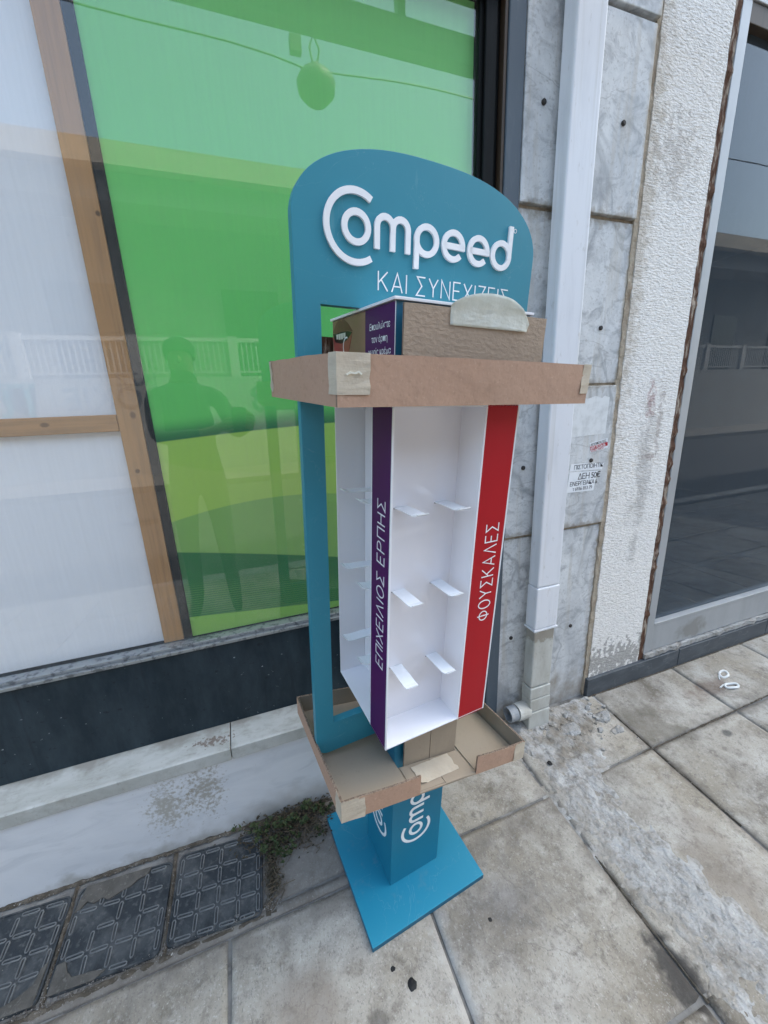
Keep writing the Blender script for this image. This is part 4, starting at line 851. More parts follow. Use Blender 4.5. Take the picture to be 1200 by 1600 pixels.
# loose cardboard sheet standing in the upper tray, with a curl of masking tape
csh = empty('cardboard_sheet', DM @ Matrix.Translation((0.012, -0.152, 1.316)), 'crinkled cardboard sheet standing in the upper tray before the header', 'cardboard sheet')
card_wall((-0.141, 0), (0.143, 0.004), 0.1345, 0.0045, (0, 1), 14, seed=6, bulge=0.001, top_j=0.001).build('sheet_panel', [m_sheet_c, m_kraft_in, m_card_edge], csh)
vs = []; fs = []; nu, nv = 22, 10
for i in range(nu + 1):
    a = i / nu; x = -0.062 + 0.156 * a
    hgt = 0.016 + 0.031 * math.sqrt(max(0, 1 - ((0.46 - a) / 0.50) ** 2)) if a < 0.46 else 0.006 + 0.041 * math.sqrt(max(0, 1 - ((a - 0.46) / 0.545) ** 2))
    for j in range(nv + 1):
        t = j / nv; z = 0.1105 + hgt * t + 0.0012 * nz(a * 22, t * 3) * t
        over = max(0, z - 0.1355)
        y = -0.0012 - 0.0005 * nz(a * 40, t * 20) - 0.004 * max(0, t - 0.45) * (0.6 + nz(a * 7, 2.2)) - (0.010 * math.sin(min(1, over / 0.03) * 1.6) if over > 0 else 0)
        vs.append((x + 0.004 * t * (a - 0.3), y, z))
for i in range(nu):
    for j in range(nv): fs.append((i * (nv + 1) + j, (i + 1) * (nv + 1) + j, (i + 1) * (nv + 1) + j + 1, i * (nv + 1) + j + 1))
tf_ = MB().add(vs, fs).build('tape_curl', m_tape_pale, csh, smooth=True)
sd = tf_.modifiers.new('thick', 'SOLIDIFY'); sd.thickness = 0.00015
# a second scrap of dark cardboard behind the header on the left
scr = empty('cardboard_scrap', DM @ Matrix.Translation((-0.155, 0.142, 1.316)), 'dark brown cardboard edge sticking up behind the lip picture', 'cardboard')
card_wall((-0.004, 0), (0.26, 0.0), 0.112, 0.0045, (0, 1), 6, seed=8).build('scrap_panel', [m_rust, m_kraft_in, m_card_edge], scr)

# lower tray: sags to the right, its front wall cut open in the middle
tp, tr = -0.1855, -0.0776
TL = DM @ Matrix.Translation((0.0054, 0, 0.4469)) @ Matrix.Rotation(0.0059, 4, 'Z') @ Matrix(((1, 0, 0, 0), (0, 1, 0, 0), (tp, tr, 1, 0), (0, 0, 0, 1))) if False else None
ax_u = Vector((1, 0, tp)).normalized(); ax_v = Vector((0, 1, tr)); ax_v = (ax_v - ax_u * ax_v.dot(ax_u)).normalized(); ax_w = ax_u.cross(ax_v)
TL = DM @ Matrix.Translation((0.0054, 0, 0.4469)) if True else Matrix(((ax_u.x, ax_v.x, ax_w.x, 0), (ax_u.y, ax_v.y, ax_w.y, 0), (ax_u.z, ax_v.z, ax_w.z, 0), (0, 0, 0, 1)))
hu2, hv2, h2 = 0.2515, 0.1672, 0.056
tl = empty('lower_cardboard_tray', TL, 'sagging cardboard tray around the column with its front wall cut open', 'cardboard tray')
ch_ = 0.090
MB().box(-hu2 + 0.001, hu2 - 0.001, -hv2 + 0.0005, -ch_, 0, 0.004, 0).box(-hu2 + 0.001, hu2 - 0.001, ch_, hv2 - 0.001, 0, 0.004).box(-hu2 + 0.001, -ch_, -ch_, ch_, 0, 0.004).box(ch_, hu2 - 0.001, -ch_, ch_, 0, 0.004).build('tray_floor', m_kraft_in, tl)
# raised second layer of the floor on either side, as folded flaps
MB().box(-hu2 + 0.006, -0.082, -hv2 + 0.008, hv2 - 0.008, 0.0042, 0.0075).build('floor_flap', m_kraft_in, tl, 0.0006, 1)
MB().box(0.096, hu2 - 0.006, -hv2 + 0.010, hv2 - 0.008, 0.0042, 0.0075).build('floor_flap', m_kraft_in, tl, 0.0006, 1)
MB().box(-0.078, 0.004, -hv2 + 0.004, -ch_ - 0.002, 0.0042, 0.0062).build('floor_flap', m_kraft_in, tl, 0.0006, 1)
MB().box(0.0055, 0.092, -hv2 + 0.0005, -ch_ - 0.002, 0.0042, 0.0062).build('floor_flap', m_kraft_in, tl, 0.0006, 1)
card_wall((-hu2, -hv2), (-0.066, -hv2), h2, th, (0, 1), 8, seed=11).build('front_wall', KM, tl)
card_wall((0.094, -hv2), (hu2, -hv2), h2, th, (0, 1), 8, seed=12).build('front_wall', KM, tl)
card_wall((-hu2, hv2 - 0.0005), (-hu2, -hv2 + 0.0052), h2 - 0.0005, th, (1, 0), 10, seed=13).build('side_wall', KM, tl)
card_wall((hu2, -hv2 + 0.0052), (hu2, hv2 - 0.0052), h2, th, (-1, 0), 10, seed=14).build('side_wall', KM, tl)
card_wall((hu2, hv2), (-hu2, hv2), h2, th, (0, -1), 12, seed=15).build('back_wall', KM, tl)
tape(tl, [(-hu2, -hv2 + 0.03), (-hu2, -hv2 + 0.012), (-hu2, -hv2), (-hu2 + 0.02, -hv2), (-hu2 + 0.051, -hv2 - 0.0006)], 0.0, 0.0565, [(-1, 0), (-1, 0), (-0.7, -0.7), (0, -1), (0, -1)])
tape(tl, [(hu2 - 0.036, -hv2 - 0.0006), (hu2 - 0.015, -hv2), (hu2, -hv2), (hu2, -hv2 + 0.02)], 0.0, 0.0565, [(0, -1), (0, -1), (0.7, -0.7), (1, 0)])
# patch of tape over the slit in the floor
vs = []; fs = []; nu, nv = 14, 6
for i in range(nu + 1):
    for j in range(nv + 1):
        a = i / nu; t = j / nv; x = -0.052 + 0.112 * a; y = -0.152 + 0.05 * t + 0.008 * a
        if i in (0, nu): x += 0.005 * nz(t * 8, i) ; 
        vs.append((x + 0.003 * nz(t * 5, 3) * (i in (0, nu)), y + 0.0015 * nz(a * 9, j), 0.0078 + 0.0007 * nz(a * 30, t * 12) + (0.006 * (1 - a * 7) if a < 0.14 and t < 0.4 else 0)))
for i in range(nu):
    for j in range(nv): fs.append((i * (nv + 1) + j, (i + 1) * (nv + 1) + j, (i + 1) * (nv + 1) + j + 1, i * (nv + 1) + j + 1))
o = MB().add(vs, fs).build('tape_patch', m_tape, tl); sd = o.modifiers.new('thick', 'SOLIDIFY'); sd.thickness = 0.0003
# upright flaps pressed against the column
card_wall((-0.0635, -0.0885), (0.0085, -0.0895), 0.118, 0.004, (0, 1), 5, seed=21, bulge=0.001).build('column_flap', [m_kraft_in, m_kraft, m_card_edge], tl)
card_wall((0.010, -0.0895), (0.088, -0.0885), 0.116, 0.004, (0, 1), 5, seed=22, bulge=0.001).build('column_flap', [m_kraft_in, m_kraft, m_card_edge], tl)

for c in tl.children:      # the whole tray sags: its floor slopes while its walls stay upright
    c.data.transform(Matrix(((1, 0, 0, 0), (0, 1, 0, 0), (tp, tr, 1, 0), (0, 0, 0, 1))))

# ------------------------------------------------------------------ meter covers
def ring_mesh(L_, w_, t_, h_):
    k = 3; pts = []
    for e, a0 in ((1, -90), (-1, 90)):
        for i in range(k + 1):
            a = R_(a0 + 180 * i / k); pts.append((e * (L_ / 2 - w_ / 2), math.cos(a), math.sin(a)))
    n_ = len(pts)
    def rg(r, z): return [(p[0] + r * p[1], r * p[2], z) for p in pts]
    vs = rg(w_ / 2, -0.001) + rg(w_ / 2 - 0.0008, h_) + rg(w_ / 2 - t_, h_) + rg(w_ / 2 - t_ - 0.0004, 0.0002)
    fs = [(a * n_ + i, a * n_ + (i + 1) % n_, (a + 1) * n_ + (i + 1) % n_, (a + 1) * n_ + i) for a in range(3) for i in range(n_)]
    return MB().add(vs, fs)
rib = None
cov_lab = ['black ribbed plastic meter cover under the green weed', 'black ribbed meter cover half crusted with mortar along the wall', 'black ribbed meter cover at the left edge of the photo']
for ci, (cx, cy, rz) in enumerate(((-0.212, 0.918, -0.055), (-0.458, 0.921, -0.035), (-0.703, 0.922, -0.03))):
    mw = Matrix.Translation((cx, cy, G(cx, cy) + 0.001)) @ Matrix(((1, 0, 0, 0), (0, 1, 0, 0), (-0.0333, 0.0712, 1, 0), (0, 0, 0, 1))) 
    fx = Vector((1, 0, -0.0333)).normalized(); fy = Vector((0, 1, 0.0712)); fy = (fy - fx * fy.dot(fx)).normalized(); fz = fx.cross(fy)
    mw = Matrix(((fx.x, fy.x, fz.x, cx), (fx.y, fy.y, fz.y, cy), (fx.z, fy.z, fz.z, G(cx, cy)), (0, 0, 0, 1))) @ Matrix.Rotation(rz, 4, 'Z')
    cv = empty('meter_cover', mw, cov_lab[ci], 'meter cover', 'meter covers along the wall')
    hw_, hd_ = 0.1165, 0.1065
    out = []
    for sx_, sy_, a0 in ((1, 1, 0), (-1, 1, 90), (-1, -1, 180), (1, -1, 270)):
        for a in range(0, 91, 30):
            out.append((sx_ * (hw_ - 0.016) + 0.016 * math.cos(R_(a0 + a)), sy_ * (hd_ - 0.016) + 0.016 * math.sin(R_(a0 + a))))
    MB().prism(out, 'z', -0.03, -0.0005).build('plate', m_cover, cv, 0.002, 1)
    b = MB()
    inn = [(p[0] * 0.965, p[1] * 0.962) for p in out]; n_ = len(out)
    b.add([(*p, -0.001) for p in out] + [(p[0] * 0.995, p[1] * 0.995, 0.0022) for p in out] + [(*p, 0.0022) for p in inn] + [(p[0] * 0.99, p[1] * 0.99, -0.001) for p in inn],
          [(a * n_ + i, a * n_ + (i + 1) % n_, (a + 1) * n_ + (i + 1) % n_, (a + 1) * n_ + i) for a in range(3) for i in range(n_)])
    b.build('rim', m_cover, cv)
    px_, py_ = 2 * (hw_ - 0.012) / 4, 2 * (hd_ - 0.012) / 4
    for i in range(5):
        for j in range(4):
            for vert in (0, 1):
                if vert and (i == 4 and False): continue
                if not vert: x = -hw_ + 0.012 + px_ * (j + 0.5); y = -hd_ + 0.012 + py_ * i
                else: x = -hw_ + 0.012 + px_ * i; y = -hd_ + 0.012 + py_ * (j + 0.5)
                if rnd.random() < 0.07: continue
                if rib is None:
                    rib = ring_mesh(0.041, 0.0105, 0.0026, 0.0032).build('raised_bar', m_cover_rib, cv); o = rib
                else: o = link_copy(rib, cv)
                o.matrix_local = Matrix.Translation((x + rnd.uniform(-.0008, .0008), y + rnd.uniform(-.0008, .0008), rnd.uniform(-0.0016, 0.0))) @ Matrix.Rotation((R_(90) if vert else 0) + rnd.uniform(-.03, .03), 4, 'Z')
    if ci == 1:   # crust of mortar over the back edge
        pts = [(-0.10, 0.107), (-0.112, 0.05), (-0.10, 0.055), (-0.088, 0.068), (-0.07, 0.058), (-0.052, 0.066), (-0.035, 0.056), (-0.012, 0.066), (0.012, 0.072), (0.03, 0.084), (0.052, 0.09), (0.06, 0.107)]
        MB().prism(pts, 'z', -0.001, 0.0042).build('mortar_crust', m_crust, cv, 0.001, 1)
        pts = [(-0.112, -0.106), (-0.06, -0.106), (-0.02, -0.1065), (0.0, -0.094), (-0.03, -0.088), (-0.07, -0.086), (-0.085, -0.07), (-0.094, -0.05), (-0.112, -0.052)]
        MB().prism(pts, 'z', -0.001, 0.0037).build('mortar_crust', m_crust, cv, 0.001, 1)
    if ci == 2:
        pts = [(0.03, -0.106), (0.108, -0.106), (0.112, -0.03), (0.1, -0.04), (0.095, -0.066), (0.07, -0.08), (0.04, -0.088), (0.0, -0.092), (-0.02, -0.106)]
        MB().prism(pts, 'z', -0.001, 0.0037).build('mortar_crust', m_crust, cv, 0.001, 1)

# ------------------------------------------------------------------ weeds, debris, small things on the ground
def leaf(b, p, d, up, l, w):
    d = d.normalized(); sd_ = d.cross(up).normalized(); u2 = sd_.cross(d)
    q = [p, p + d * l * 0.35 + sd_ * w + u2 * l * 0.10, p + d * l, p + d * l * 0.35 - sd_ * w + u2 * l * 0.10, p + d * l * 0.45 + u2 * l * 0.02]
    b.add(q, [(0, 1, 4), (1, 2, 4), (2, 3, 4), (3, 0, 4)])
weed = empty('weed', Matrix.Translation((-0.03, 1.0, G(-0.03, 1.0))), 'small green weed growing from the gap at the wall foot', 'weed')
stb, lfb = MB(), MB()
base = Vector((-0.03, 1.0, G(-0.03, 1.0)))
for k in range(36):
    x = rnd.uniform(-0.11, 0.10); y = 1.045 - abs(rnd.gauss(0, 0.035)) - (0.03 if -0.09 < x < 0 else 0) * rnd.random() * 2
    y = max(0.86, y); p = Vector((x, y, G(x, y) + 0.002)) - base
    d = Vector((rnd.uniform(-0.8, 0.8), rnd.uniform(-1.1, 0.15), rnd.uniform(0.5, 1.3))).normalized(); L_ = rnd.uniform(0.025, 0.075)
    if -0.10 < x < -0.02 and rnd.random() < 0.5: L_ *= 1.25
    pts = [p]
    for i in range(4): d = (d + Vector((rnd.uniform(-.25, .25), rnd.uniform(-.25, .2), -0.12))).normalized(); pts.append(pts[-1] + d * L_ / 4)
    pts = [Vector((q.x, min(q.y, 0.05), max(q.z, G(q.x + base.x, q.y + base.y) - base.z + 0.003))) for q in pts]
    stb.tube(pts, [0.0011, 0.001, 0.0009, 0.0007, 0.0004], 4)
    for i in range(13):
        q = pts[rnd.randrange(1, 5)] + Vector((rnd.uniform(-.004, .004), rnd.uniform(-.004, .002), rnd.uniform(-.002, .004)))
        leaf(lfb, q, Vector((rnd.uniform(-1, 1), rnd.uniform(-1, 0.4), rnd.uniform(-0.3, 0.9))), Vector((0.1, -0.3, 1)), rnd.uniform(0.009, 0.017), rnd.uniform(0.003, 0.0052))
stb.build('stems', m_dry, weed)['kind'] = 'stuff'; lfb.build('foliage', m_leaf, weed)['kind'] = 'stuff'
dryw = empty('dry_weed', Matrix.Translation((0.03, 0.99, G(0.03, 0.99))), 'tangle of dry brown stalks and dead leaves beside the green weed', 'weed')
b = MB(); base = Vector((0.03, 0.99, G(0.03, 0.99)))
for k in range(420):
    x = rnd.gauss(0.02, 0.06); y = min(1.05, rnd.gauss(1.0, 0.035))
    if rnd.random() < 0.18: x = rnd.gauss(-0.06, 0.010); y = rnd.uniform(0.82, 0.98)
    p = Vector((x, y, G(x, y) + 0.002 + rnd.random() * 0.016)) - base
    d = Vector((rnd.uniform(-1, 1), rnd.uniform(-1, 1), rnd.uniform(-0.2, 0.35))).normalized(); pts = [p]
    for i in range(3): d = (d + Vector((rnd.uniform(-.5, .5), rnd.uniform(-.5, .5), rnd.uniform(-.2, .2)))).normalized(); pts.append(pts[-1] + d * rnd.uniform(0.006, 0.014))
    pts = [Vector((q.x, min(q.y, 0.06), max(q.z, G(q.x + base.x, q.y + base.y) - base.z + 0.001))) for q in pts]
    b.tube(pts, rnd.uniform(0.0006, 0.0012), 3)
b.build('stalks', m_dry, dryw)['kind'] = 'stuff'
b = MB()
for k in range(800):
    x = rnd.gauss(0.0, 0.075); y = min(1.05, rnd.gauss(1.0, 0.035))
    if rnd.random() < 0.14: x = rnd.gauss(-0.065, 0.010); y = rnd.uniform(0.84, 0.98)
    p = Vector((x, y, G(x, y) + 0.001 + rnd.random() * 0.026)) - base
    leaf(b, p, Vector((rnd.uniform(-1, 1), rnd.uniform(-1, 1), rnd.uniform(-0.1, 0.4))), Vector((0, 0, 1)), rnd.uniform(0.006, 0.013), rnd.uniform(0.002, 0.004))
b.build('dead_leaves', M('dead_leaf', (0.045, 0.04, 0.028), 0.85, 0.15, layers=[dict(s=70, lo=0.45, hi=0.7, c=(0.11, 0.085, 0.055), f=0.8)]), dryw)['kind'] = 'stuff'
# grit and crumbs: joints, round the covers, foot of the downpipe
b = MB()
def crumb(x, y, r, z=None):
    z = G(x, y) if z is None else z
    vs = []
    for k in range(5): a = 2 * math.pi * (k + rnd.random() * 0.5) / 5; vs.append((x + r * rnd.uniform(0.7, 1.2) * math.cos(a), y + r * rnd.uniform(0.7, 1.2) * math.sin(a), z - 0.001))
    vs.append((x + rnd.uniform(-.3, .3) * r, y + rnd.uniform(-.3, .3) * r, z + r * rnd.uniform(0.4, 0.9)))
    b.add(vs, [(k, (k + 1) % 5, 5) for k in range(5)])
for k in range(900):
    x = rnd.uniform(-0.85, -0.05); y = rowy(0, x) + 0.025 + rnd.gauss(0, 0.006); crumb(x, y, rnd.uniform(0.0007, 0.0022) * (2 if rnd.random() < 0.05 else 1))
for cxx in (-0.335, -0.581, -0.084):
    for k in range(220): crumb(cxx + rnd.gauss(0, 0.0035), rnd.uniform(0.81, 1.04), rnd.uniform(0.0007, 0.002), G(cxx, 0.92) - 0.004 + 0.0712 * 0)
for k in range(420):
    x = rnd.uniform(-0.85, 0.78); crumb(x, 1.052 - abs(rnd.gauss(0, 0.006)), rnd.uniform(0.0007, 0.0022))
for k in range(260): crumb(rnd.gauss(1.12, 0.13), min(1.105, rnd.gauss(1.0, 0.06)), rnd.uniform(0.0012, 0.0045))
for k in range(380): crumb(rnd.uniform(-0.7, 2.6), rnd.uniform(0.3, 1.04), rnd.uniform(0.0006, 0.0016))
gr = b.build('grit', m_grit); tag(gr, 'loose grit and crumbs lying in the pavement joints', None, kind='stuff')
m_soil = M('packed_dirt', (0.075, 0.064, 0.05), 0.95, 0.1, layers=[dict(s=45, lo=0.45, hi=0.65, c=(0.15, 0.13, 0.105), f=0.8, d=8), dict(s=160, lo=0.6, hi=0.68, c=(0.34, 0.32, 0.29), f=0.7)], bumps=[('noise', 90, 0.9, 0.006), ('noise', 260, 0.6, 0.002)])
def dirt_ribbon(pts, hw, h, seed):
    vs = []; fs = []; P = []
    for (xa, ya), (xb, yb) in zip(pts[:-1], pts[1:]):
        n = max(2, int(math.hypot(xb - xa, yb - ya) / 0.006)); P += [(xa + (xb - xa) * i / n, ya + (yb - ya) * i / n) for i in range(n)]
    for i, (x, y) in enumerate(P):
        q = P[min(i + 1, len(P) - 1)]; p = P[max(i - 1, 0)]; d = Vector((q[0] - p[0], q[1] - p[1])).normalized(); nn = Vector((-d.y, d.x))
        w_ = hw * (0.55 + 0.9 * abs(nz(x * 16 + seed, y * 16)) + 0.5 * nz(x * 60, y * 60, seed))
        for t in (-1, -0.45, 0.1, 0.55, 1):
            X, Y = x + nn.x * t * w_, y + nn.y * t * w_
            vs.append((X, Y, G(X, Y) - 0.003 + (1 - t * t) * h * (0.8 + 0.9 * nz(X * 50, Y * 50, seed + 2)) + 0.0015 * nz(X * 170, Y * 170, 1)))
        if i:
            a = 5 * (i - 1); fs += [(a + k, a + k + 1, a + 6 + k, a + 5 + k) for k in range(4)]
    return vs, fs
b = MB()
for pts, hw, h, sd0 in (([(-0.95, 1.052), (0.68, 1.052)], 0.010, 0.0065, 1), ([(-0.335, 0.80), (-0.335, 1.05)], 0.008, 0.006, 3), ([(-0.581, 0.80), (-0.581, 1.05)], 0.007, 0.006, 5), ([(-0.088, 0.80), (-0.072, 0.92), (-0.075, 1.05)], 0.016, 0.007, 7),
                        ([(-0.95, 0.790), (-0.5, 0.800), (-0.06, 0.806)], 0.010, 0.0062, 9), ([(0.70, 1.128), (0.86, 1.125)], 0.010, 0.006, 11), ([(1.322, 1.112), (3.2, 1.110)], 0.006, 0.0055, 13),
                        ([(1.357, 1.0), (1.357, 0.83), (1.36, 0.52)], 0.0045, 0.0045, 15), ([(0.846, 0.62), (0.85, 0.30)], 0.005, 0.0045, 17), ([(1.30, 0.825), (2.2, 0.838)], 0.0045, 0.0042, 19)):
    vs, fs = dirt_ribbon(pts, hw, h, sd0); b.add(vs, fs)
tag(b.build('packed_dirt', m_soil, None, smooth=True), 'dark packed dirt along the wall foot and in the slab joints', None, kind='stuff')
# broken mortar chunks at the downpipe
lab = ['pale broken mortar chunk nearest the white stucco pier', 'small mortar chunk left of the dark skirting corner', 'flat grey mortar flake in front of the downpipe', 'thin pale mortar flake on the cracked slab', 'little rounded mortar lump beside the cracked slab', 'dark mortar crumb right of the downpipe foot']
for i, (x, y, rx, ry, h_) in enumerate(((1.30, 1.00, 0.040, 0.026, 0.014), (1.27, 1.06, 0.015, 0.011, 0.012), (1.12, 1.0, 0.045, 0.03, 0.010), (1.30, 0.93, 0.028, 0.02, 0.007), (1.23, 0.955, 0.016, 0.012, 0.010), (1.15, 1.06, 0.014, 0.012, 0.012))):
    b = MB(); n_ = 7; vs = []; ang = rnd.random() * 6
    for z_, sc in ((-0.006, 1.05), (h_ * 0.55, 0.97), (h_, 0.66)):
        for k in range(n_):
            a = 2 * math.pi * k / n_ + ang; rr = sc * (1 + 0.55 * nz(math.cos(a) * 1.7 + i * 7.3, math.sin(a) * 1.7 + i, 1) + 0.3 * nz(k * 3.7, i * 5.1, z_ * 90))
            vs.append((rx * rr * math.cos(a), ry * rr * math.sin(a), z_ + 0.45 * h_ * nz(a * 3, i * 3.3, z_ * 50) * (z_ > 0) + (0.35 * h_ * math.cos(a) if z_ > 0 else 0)))
    fs = [(a * n_ + k, a * n_ + (k + 1) % n_, (a + 1) * n_ + (k + 1) % n_, (a + 1) * n_ + k) for a in range(2) for k in range(n_)] + [tuple(2 * n_ + k for k in range(n_))]
    o = b.add(vs, fs).build('mortar_chunk', m_cement); o.location = (x, y, G(x, y) + 0.001)
    tag(o, lab[i], 'rubble', 'broken mortar at the downpipe')
b = MB()
for k in range(60):
    x = rnd.gauss(1.17, 0.09); y = min(1.10, rnd.gauss(1.02, 0.05)); r = rnd.uniform(0.004, 0.012); ang = rnd.random() * 6; z = G(x, y) + 0.004; vs = []
    for zz, sc in ((-0.006, 1.0), (r * 0.5, 0.8)):
        for q in range(5):
            a = ang + q * 1.2566 + rnd.uniform(-.3, .3); vs.append((x + r * sc * rnd.uniform(.7, 1.3) * math.cos(a), y + r * sc * rnd.uniform(.6, 1.2) * math.sin(a), z + zz * rnd.uniform(.5, 1.2)))
    b.add(vs, [(q, (q + 1) % 5, 5 + (q + 1) % 5, 5 + q) for q in range(5)] + [(5, 6, 7, 8, 9)])
tag(b.build('rubble', m_cement), 'scattered mortar rubble at the foot of the downpipe', None, kind='stuff')
# trodden black gum spot
b = MB(); n_ = 14; vs = [(0, 0, 0.003)]
for z_, sc in ((0.0028, 0.6), (0.0, 1.0)):
    for k in range(n_):
        a = 2 * math.pi * k / n_; rr = sc * (1 + 0.35 * nz(math.cos(a) * 1.6, math.sin(a) * 1.6, 4)); vs.append((0.0105 * rr * math.cos(a), 0.0135 * rr * math.sin(a), z_))
b.add(vs, [(0, 1 + k, 1 + (k + 1) % n_) for k in range(n_)] + [(1 + k, 1 + n_ + k, 1 + n_ + (k + 1) % n_, 1 + (k + 1) % n_) for k in range(n_)])
o = b.build('chewing_gum', m_gum, None, smooth=True); o.location = (0.218, 0.561, G(0.218, 0.561) + 0.0008); tag(o, 'black trodden gum spot on the slab before the stand', 'gum')
for i, (x, y, r, lb) in enumerate(((0.185, 0.60, 0.006, 'faint dark gum blot just behind the black gum spot'), (0.93, 0.905, 0.010, 'dark gum blot on the pale cement near the tray corner'), (0.46, 0.60, 0.007, 'small grey gum blot on the slab right of the base plate'))):
    o2 = o.copy(); COL.objects.link(o2); o2.location = (x, y, G(x, y) + (0.006 if i == 1 else 0.0006)); o2.scale = (r / 0.0105, r / 0.0135, 0.4); o2.rotation_euler.z = i * 1.3; tag(o2, lb, 'gum')
# crushed white plastic rings by the right window
rg_ = empty('plastic_rings', Matrix.Translation((2.02, 0.955, G(2.02, 0.955) + 0.002)), 'crushed white plastic rings lying on the slab below the right window', 'litter')
m_wpl = M('white_litter', (0.68, 0.69, 0.68), 0.4, 0.4)
for (x, y, rx, ry, rz) in ((0.03, 0.035, 0.030, 0.016, 0.3), (-0.025, -0.03, 0.032, 0.014, -0.2)):
    pts = [(rx * math.cos(2 * math.pi * k / 20), ry * math.sin(2 * math.pi * k / 20), 0.003 + 0.002 * math.sin(k)) for k in range(21)]
    o = MB().tube(pts, 0.0055, 6).build('ring', m_wpl, rg_, smooth=True); o.location = (x, y, 0); o.rotation_euler.z = rz
    o = MB().tube([(-0.06, 0.0, 0.002), (-0.03, 0.012, 0.004)], 0.003, 5).build('tab', m_wpl, rg_); o.location = (x, y, 0); o.rotation_euler.z = rz

# ------------------------------------------------------------------ paper notices on the marble
RX = Matrix.Rotation(R_(90), 4, 'X')
nt_ = empty('paper_notice', Matrix.Translation((1.2, 1.1262, 1.0)), 'white paper notice with black Greek print pasted on the marble', 'notice')
def sheet_poly(name, pts, mat, parent, y): return MB().prism(pts, 'y', y, y + 0.0006).build(name, mat, parent)
sheet_poly('paper', [(-0.078, -0.045), (0.052, -0.049), (0.056, -0.02), (0.062, 0.022), (0.072, 0.026), (-0.072, 0.032)], m_paper, nt_, 0.0)
sheet_poly('heading_strip', [(-0.073, 0.036), (0.084, 0.030), (0.091, 0.055), (-0.068, 0.063)], m_paper, nt_, 0.0)
text_part('lettering', 'ΠΙΣΤΟΠΟΙΗΤΙΚ', 0.0225, m_ink, nt_, Matrix.Translation((-0.055, -0.0004, 0.0405)) @ RX, spacing=0.86)
text_part('lettering', 'ΔΕΗ 50€', 0.032, m_ink, nt_, Matrix.Translation((-0.032, -0.0004, 0.001)) @ RX, spacing=0.85)
text_part('lettering', 'ΕΝΕΡΓΕΙΑΚΑ 6', 0.0225, m_ink, nt_, Matrix.Translation((-0.068, -0.0004, -0.0215)) @ RX, spacing=0.85)
text_part('lettering', 'τ 6936 853 79', 0.0185, m_ink, nt_, Matrix.Translation((-0.052, -0.0004, -0.0405)) @ RX, spacing=0.9)
sk = empty('small_sticker', Matrix.Translation((1.257, 1.1262, 1.122)) @ Matrix.Rotation(R_(-9), 4, 'Y'), 'small red and white sticker above the paper notice', 'sticker')
sheet_poly('sticker_paper', [(-0.043, -0.018), (0.043, -0.018), (0.043, 0.018), (-0.043, 0.018)], m_paper, sk, 0.0)
sheet_poly('red_band', [(-0.042, -0.0095), (0.042, -0.0095), (0.042, 0.0045), (-0.042, 0.0045)], m_stamp, sk, -0.0004)
for z_, m_, sz, tx_ in ((0.006, m_ink, 0.0135, 'ΑΠΟΦΡΑΞΕΙΣ'), (-0.0080, m_paper, 0.0165, '697.7522626'), (-0.0165, m_stamp, 0.009, '24 ΩΡΕΣ · ΑΜΕΣΑ')):
    text_part('sticker_lettering', tx_, sz, m_, sk, Matrix.Translation((-0.041, -0.0008, z_)) @ RX, spacing=0.83)
tn = MB().prism([(-0.085, -0.075), (0.082, -0.070), (0.085, 0.06), (0.06, 0.066), (0.05, 0.058), (0.02, 0.066), (-0.02, 0.057), (-0.05, 0.066), (-0.075, 0.055), (-0.088, 0.0)], 'y', 0, 0.0005).build('torn_paper', M('whitewashed_paper', (0.72, 0.735, 0.735), 0.85, 0.2, layers=[dict(s=30, lo=0.45, hi=0.7, c=(0.48, 0.49, 0.48), f=0.6)]))
tn.location = (1.20, 1.1262, 1.235); tag(tn, 'torn remnant of plain white paper on the marble above the sticker', 'paper')

# ------------------------------------------------------------------ across the street (seen mirrored in the glass)
ob_ = empty('opposite_building', Matrix.Translation((0, -9, -0.15)), 'low pale building with veranda railing mirrored in the shop glass', 'building')
def op(mb, name, m, parent=None):
    o = mb.build(name, m, parent or ob_)
    if parent is None: o.matrix_local = Matrix.Translation((0, 9, 0.15))
    return o
m_opp = M('opposite_render', (0.30, 0.295, 0.28), 0.9, 0.2, layers=[dict(s=0.7, lo=0.4, hi=0.7, c=(0.24, 0.235, 0.225), f=0.6)])
m_par = M('parapet_paint', (0.48, 0.42, 0.34), 0.9, 0.2)
m_base_w = M('veranda_wall', (0.34, 0.34, 0.34), 0.9, 0.2, layers=[dict(s=2, lo=0.45, hi=0.7, c=(0.33, 0.33, 0.33), f=0.6)])
m_railw = M('railing_white', (0.45, 0.45, 0.45), 0.6, 0.3)
op(MB().box(-18, 34, -16, -10.4, -0.15, 6.45), 'wall', m_opp)
op(MB().box(-18, 34, -16, -9.0, 6.46, 6.9), 'parapet', m_par)
op(MB().box(-18, 34, -10.4, -9.3, 5.9, 6.455), 'eaves', m_opp)
op(MB().box(-18, 34, -10.39, -8.9, -0.15, 2.15), 'veranda_base', m_base_w)
m_glass_dk = M('dark_window', (0.03, 0.035, 0.04), 0.15, 0.5)
for x in range(-16, 33, 4):
    w_ = op(MB().box(x, x + 1.5, -10.39, -10.34, 2.2, 4.5), 'window', m_glass_dk)
k = 0
for x in [-17.6 + 2.2 * i for i in range(23)]:
    op(MB().box(x, x + 0.22, -9.05, -8.92, 2.151, 3.1), 'railing_post', m_railw)
    r_ = op(MB().box(x + 0.221, x + 2.199, -9.02, -8.95, 2.97, 3.06).box(x + 0.221, x + 2.199, -9.0, -8.97, 2.24, 2.28), 'handrail', m_railw)
    bb = MB()
    for i in range(16): bb.box(x + 0.3 + i * 0.118, x + 0.33 + i * 0.118, -8.995, -8.975, 2.281, 2.969)
    op(bb, 'railing_bars', m_railw, r_)
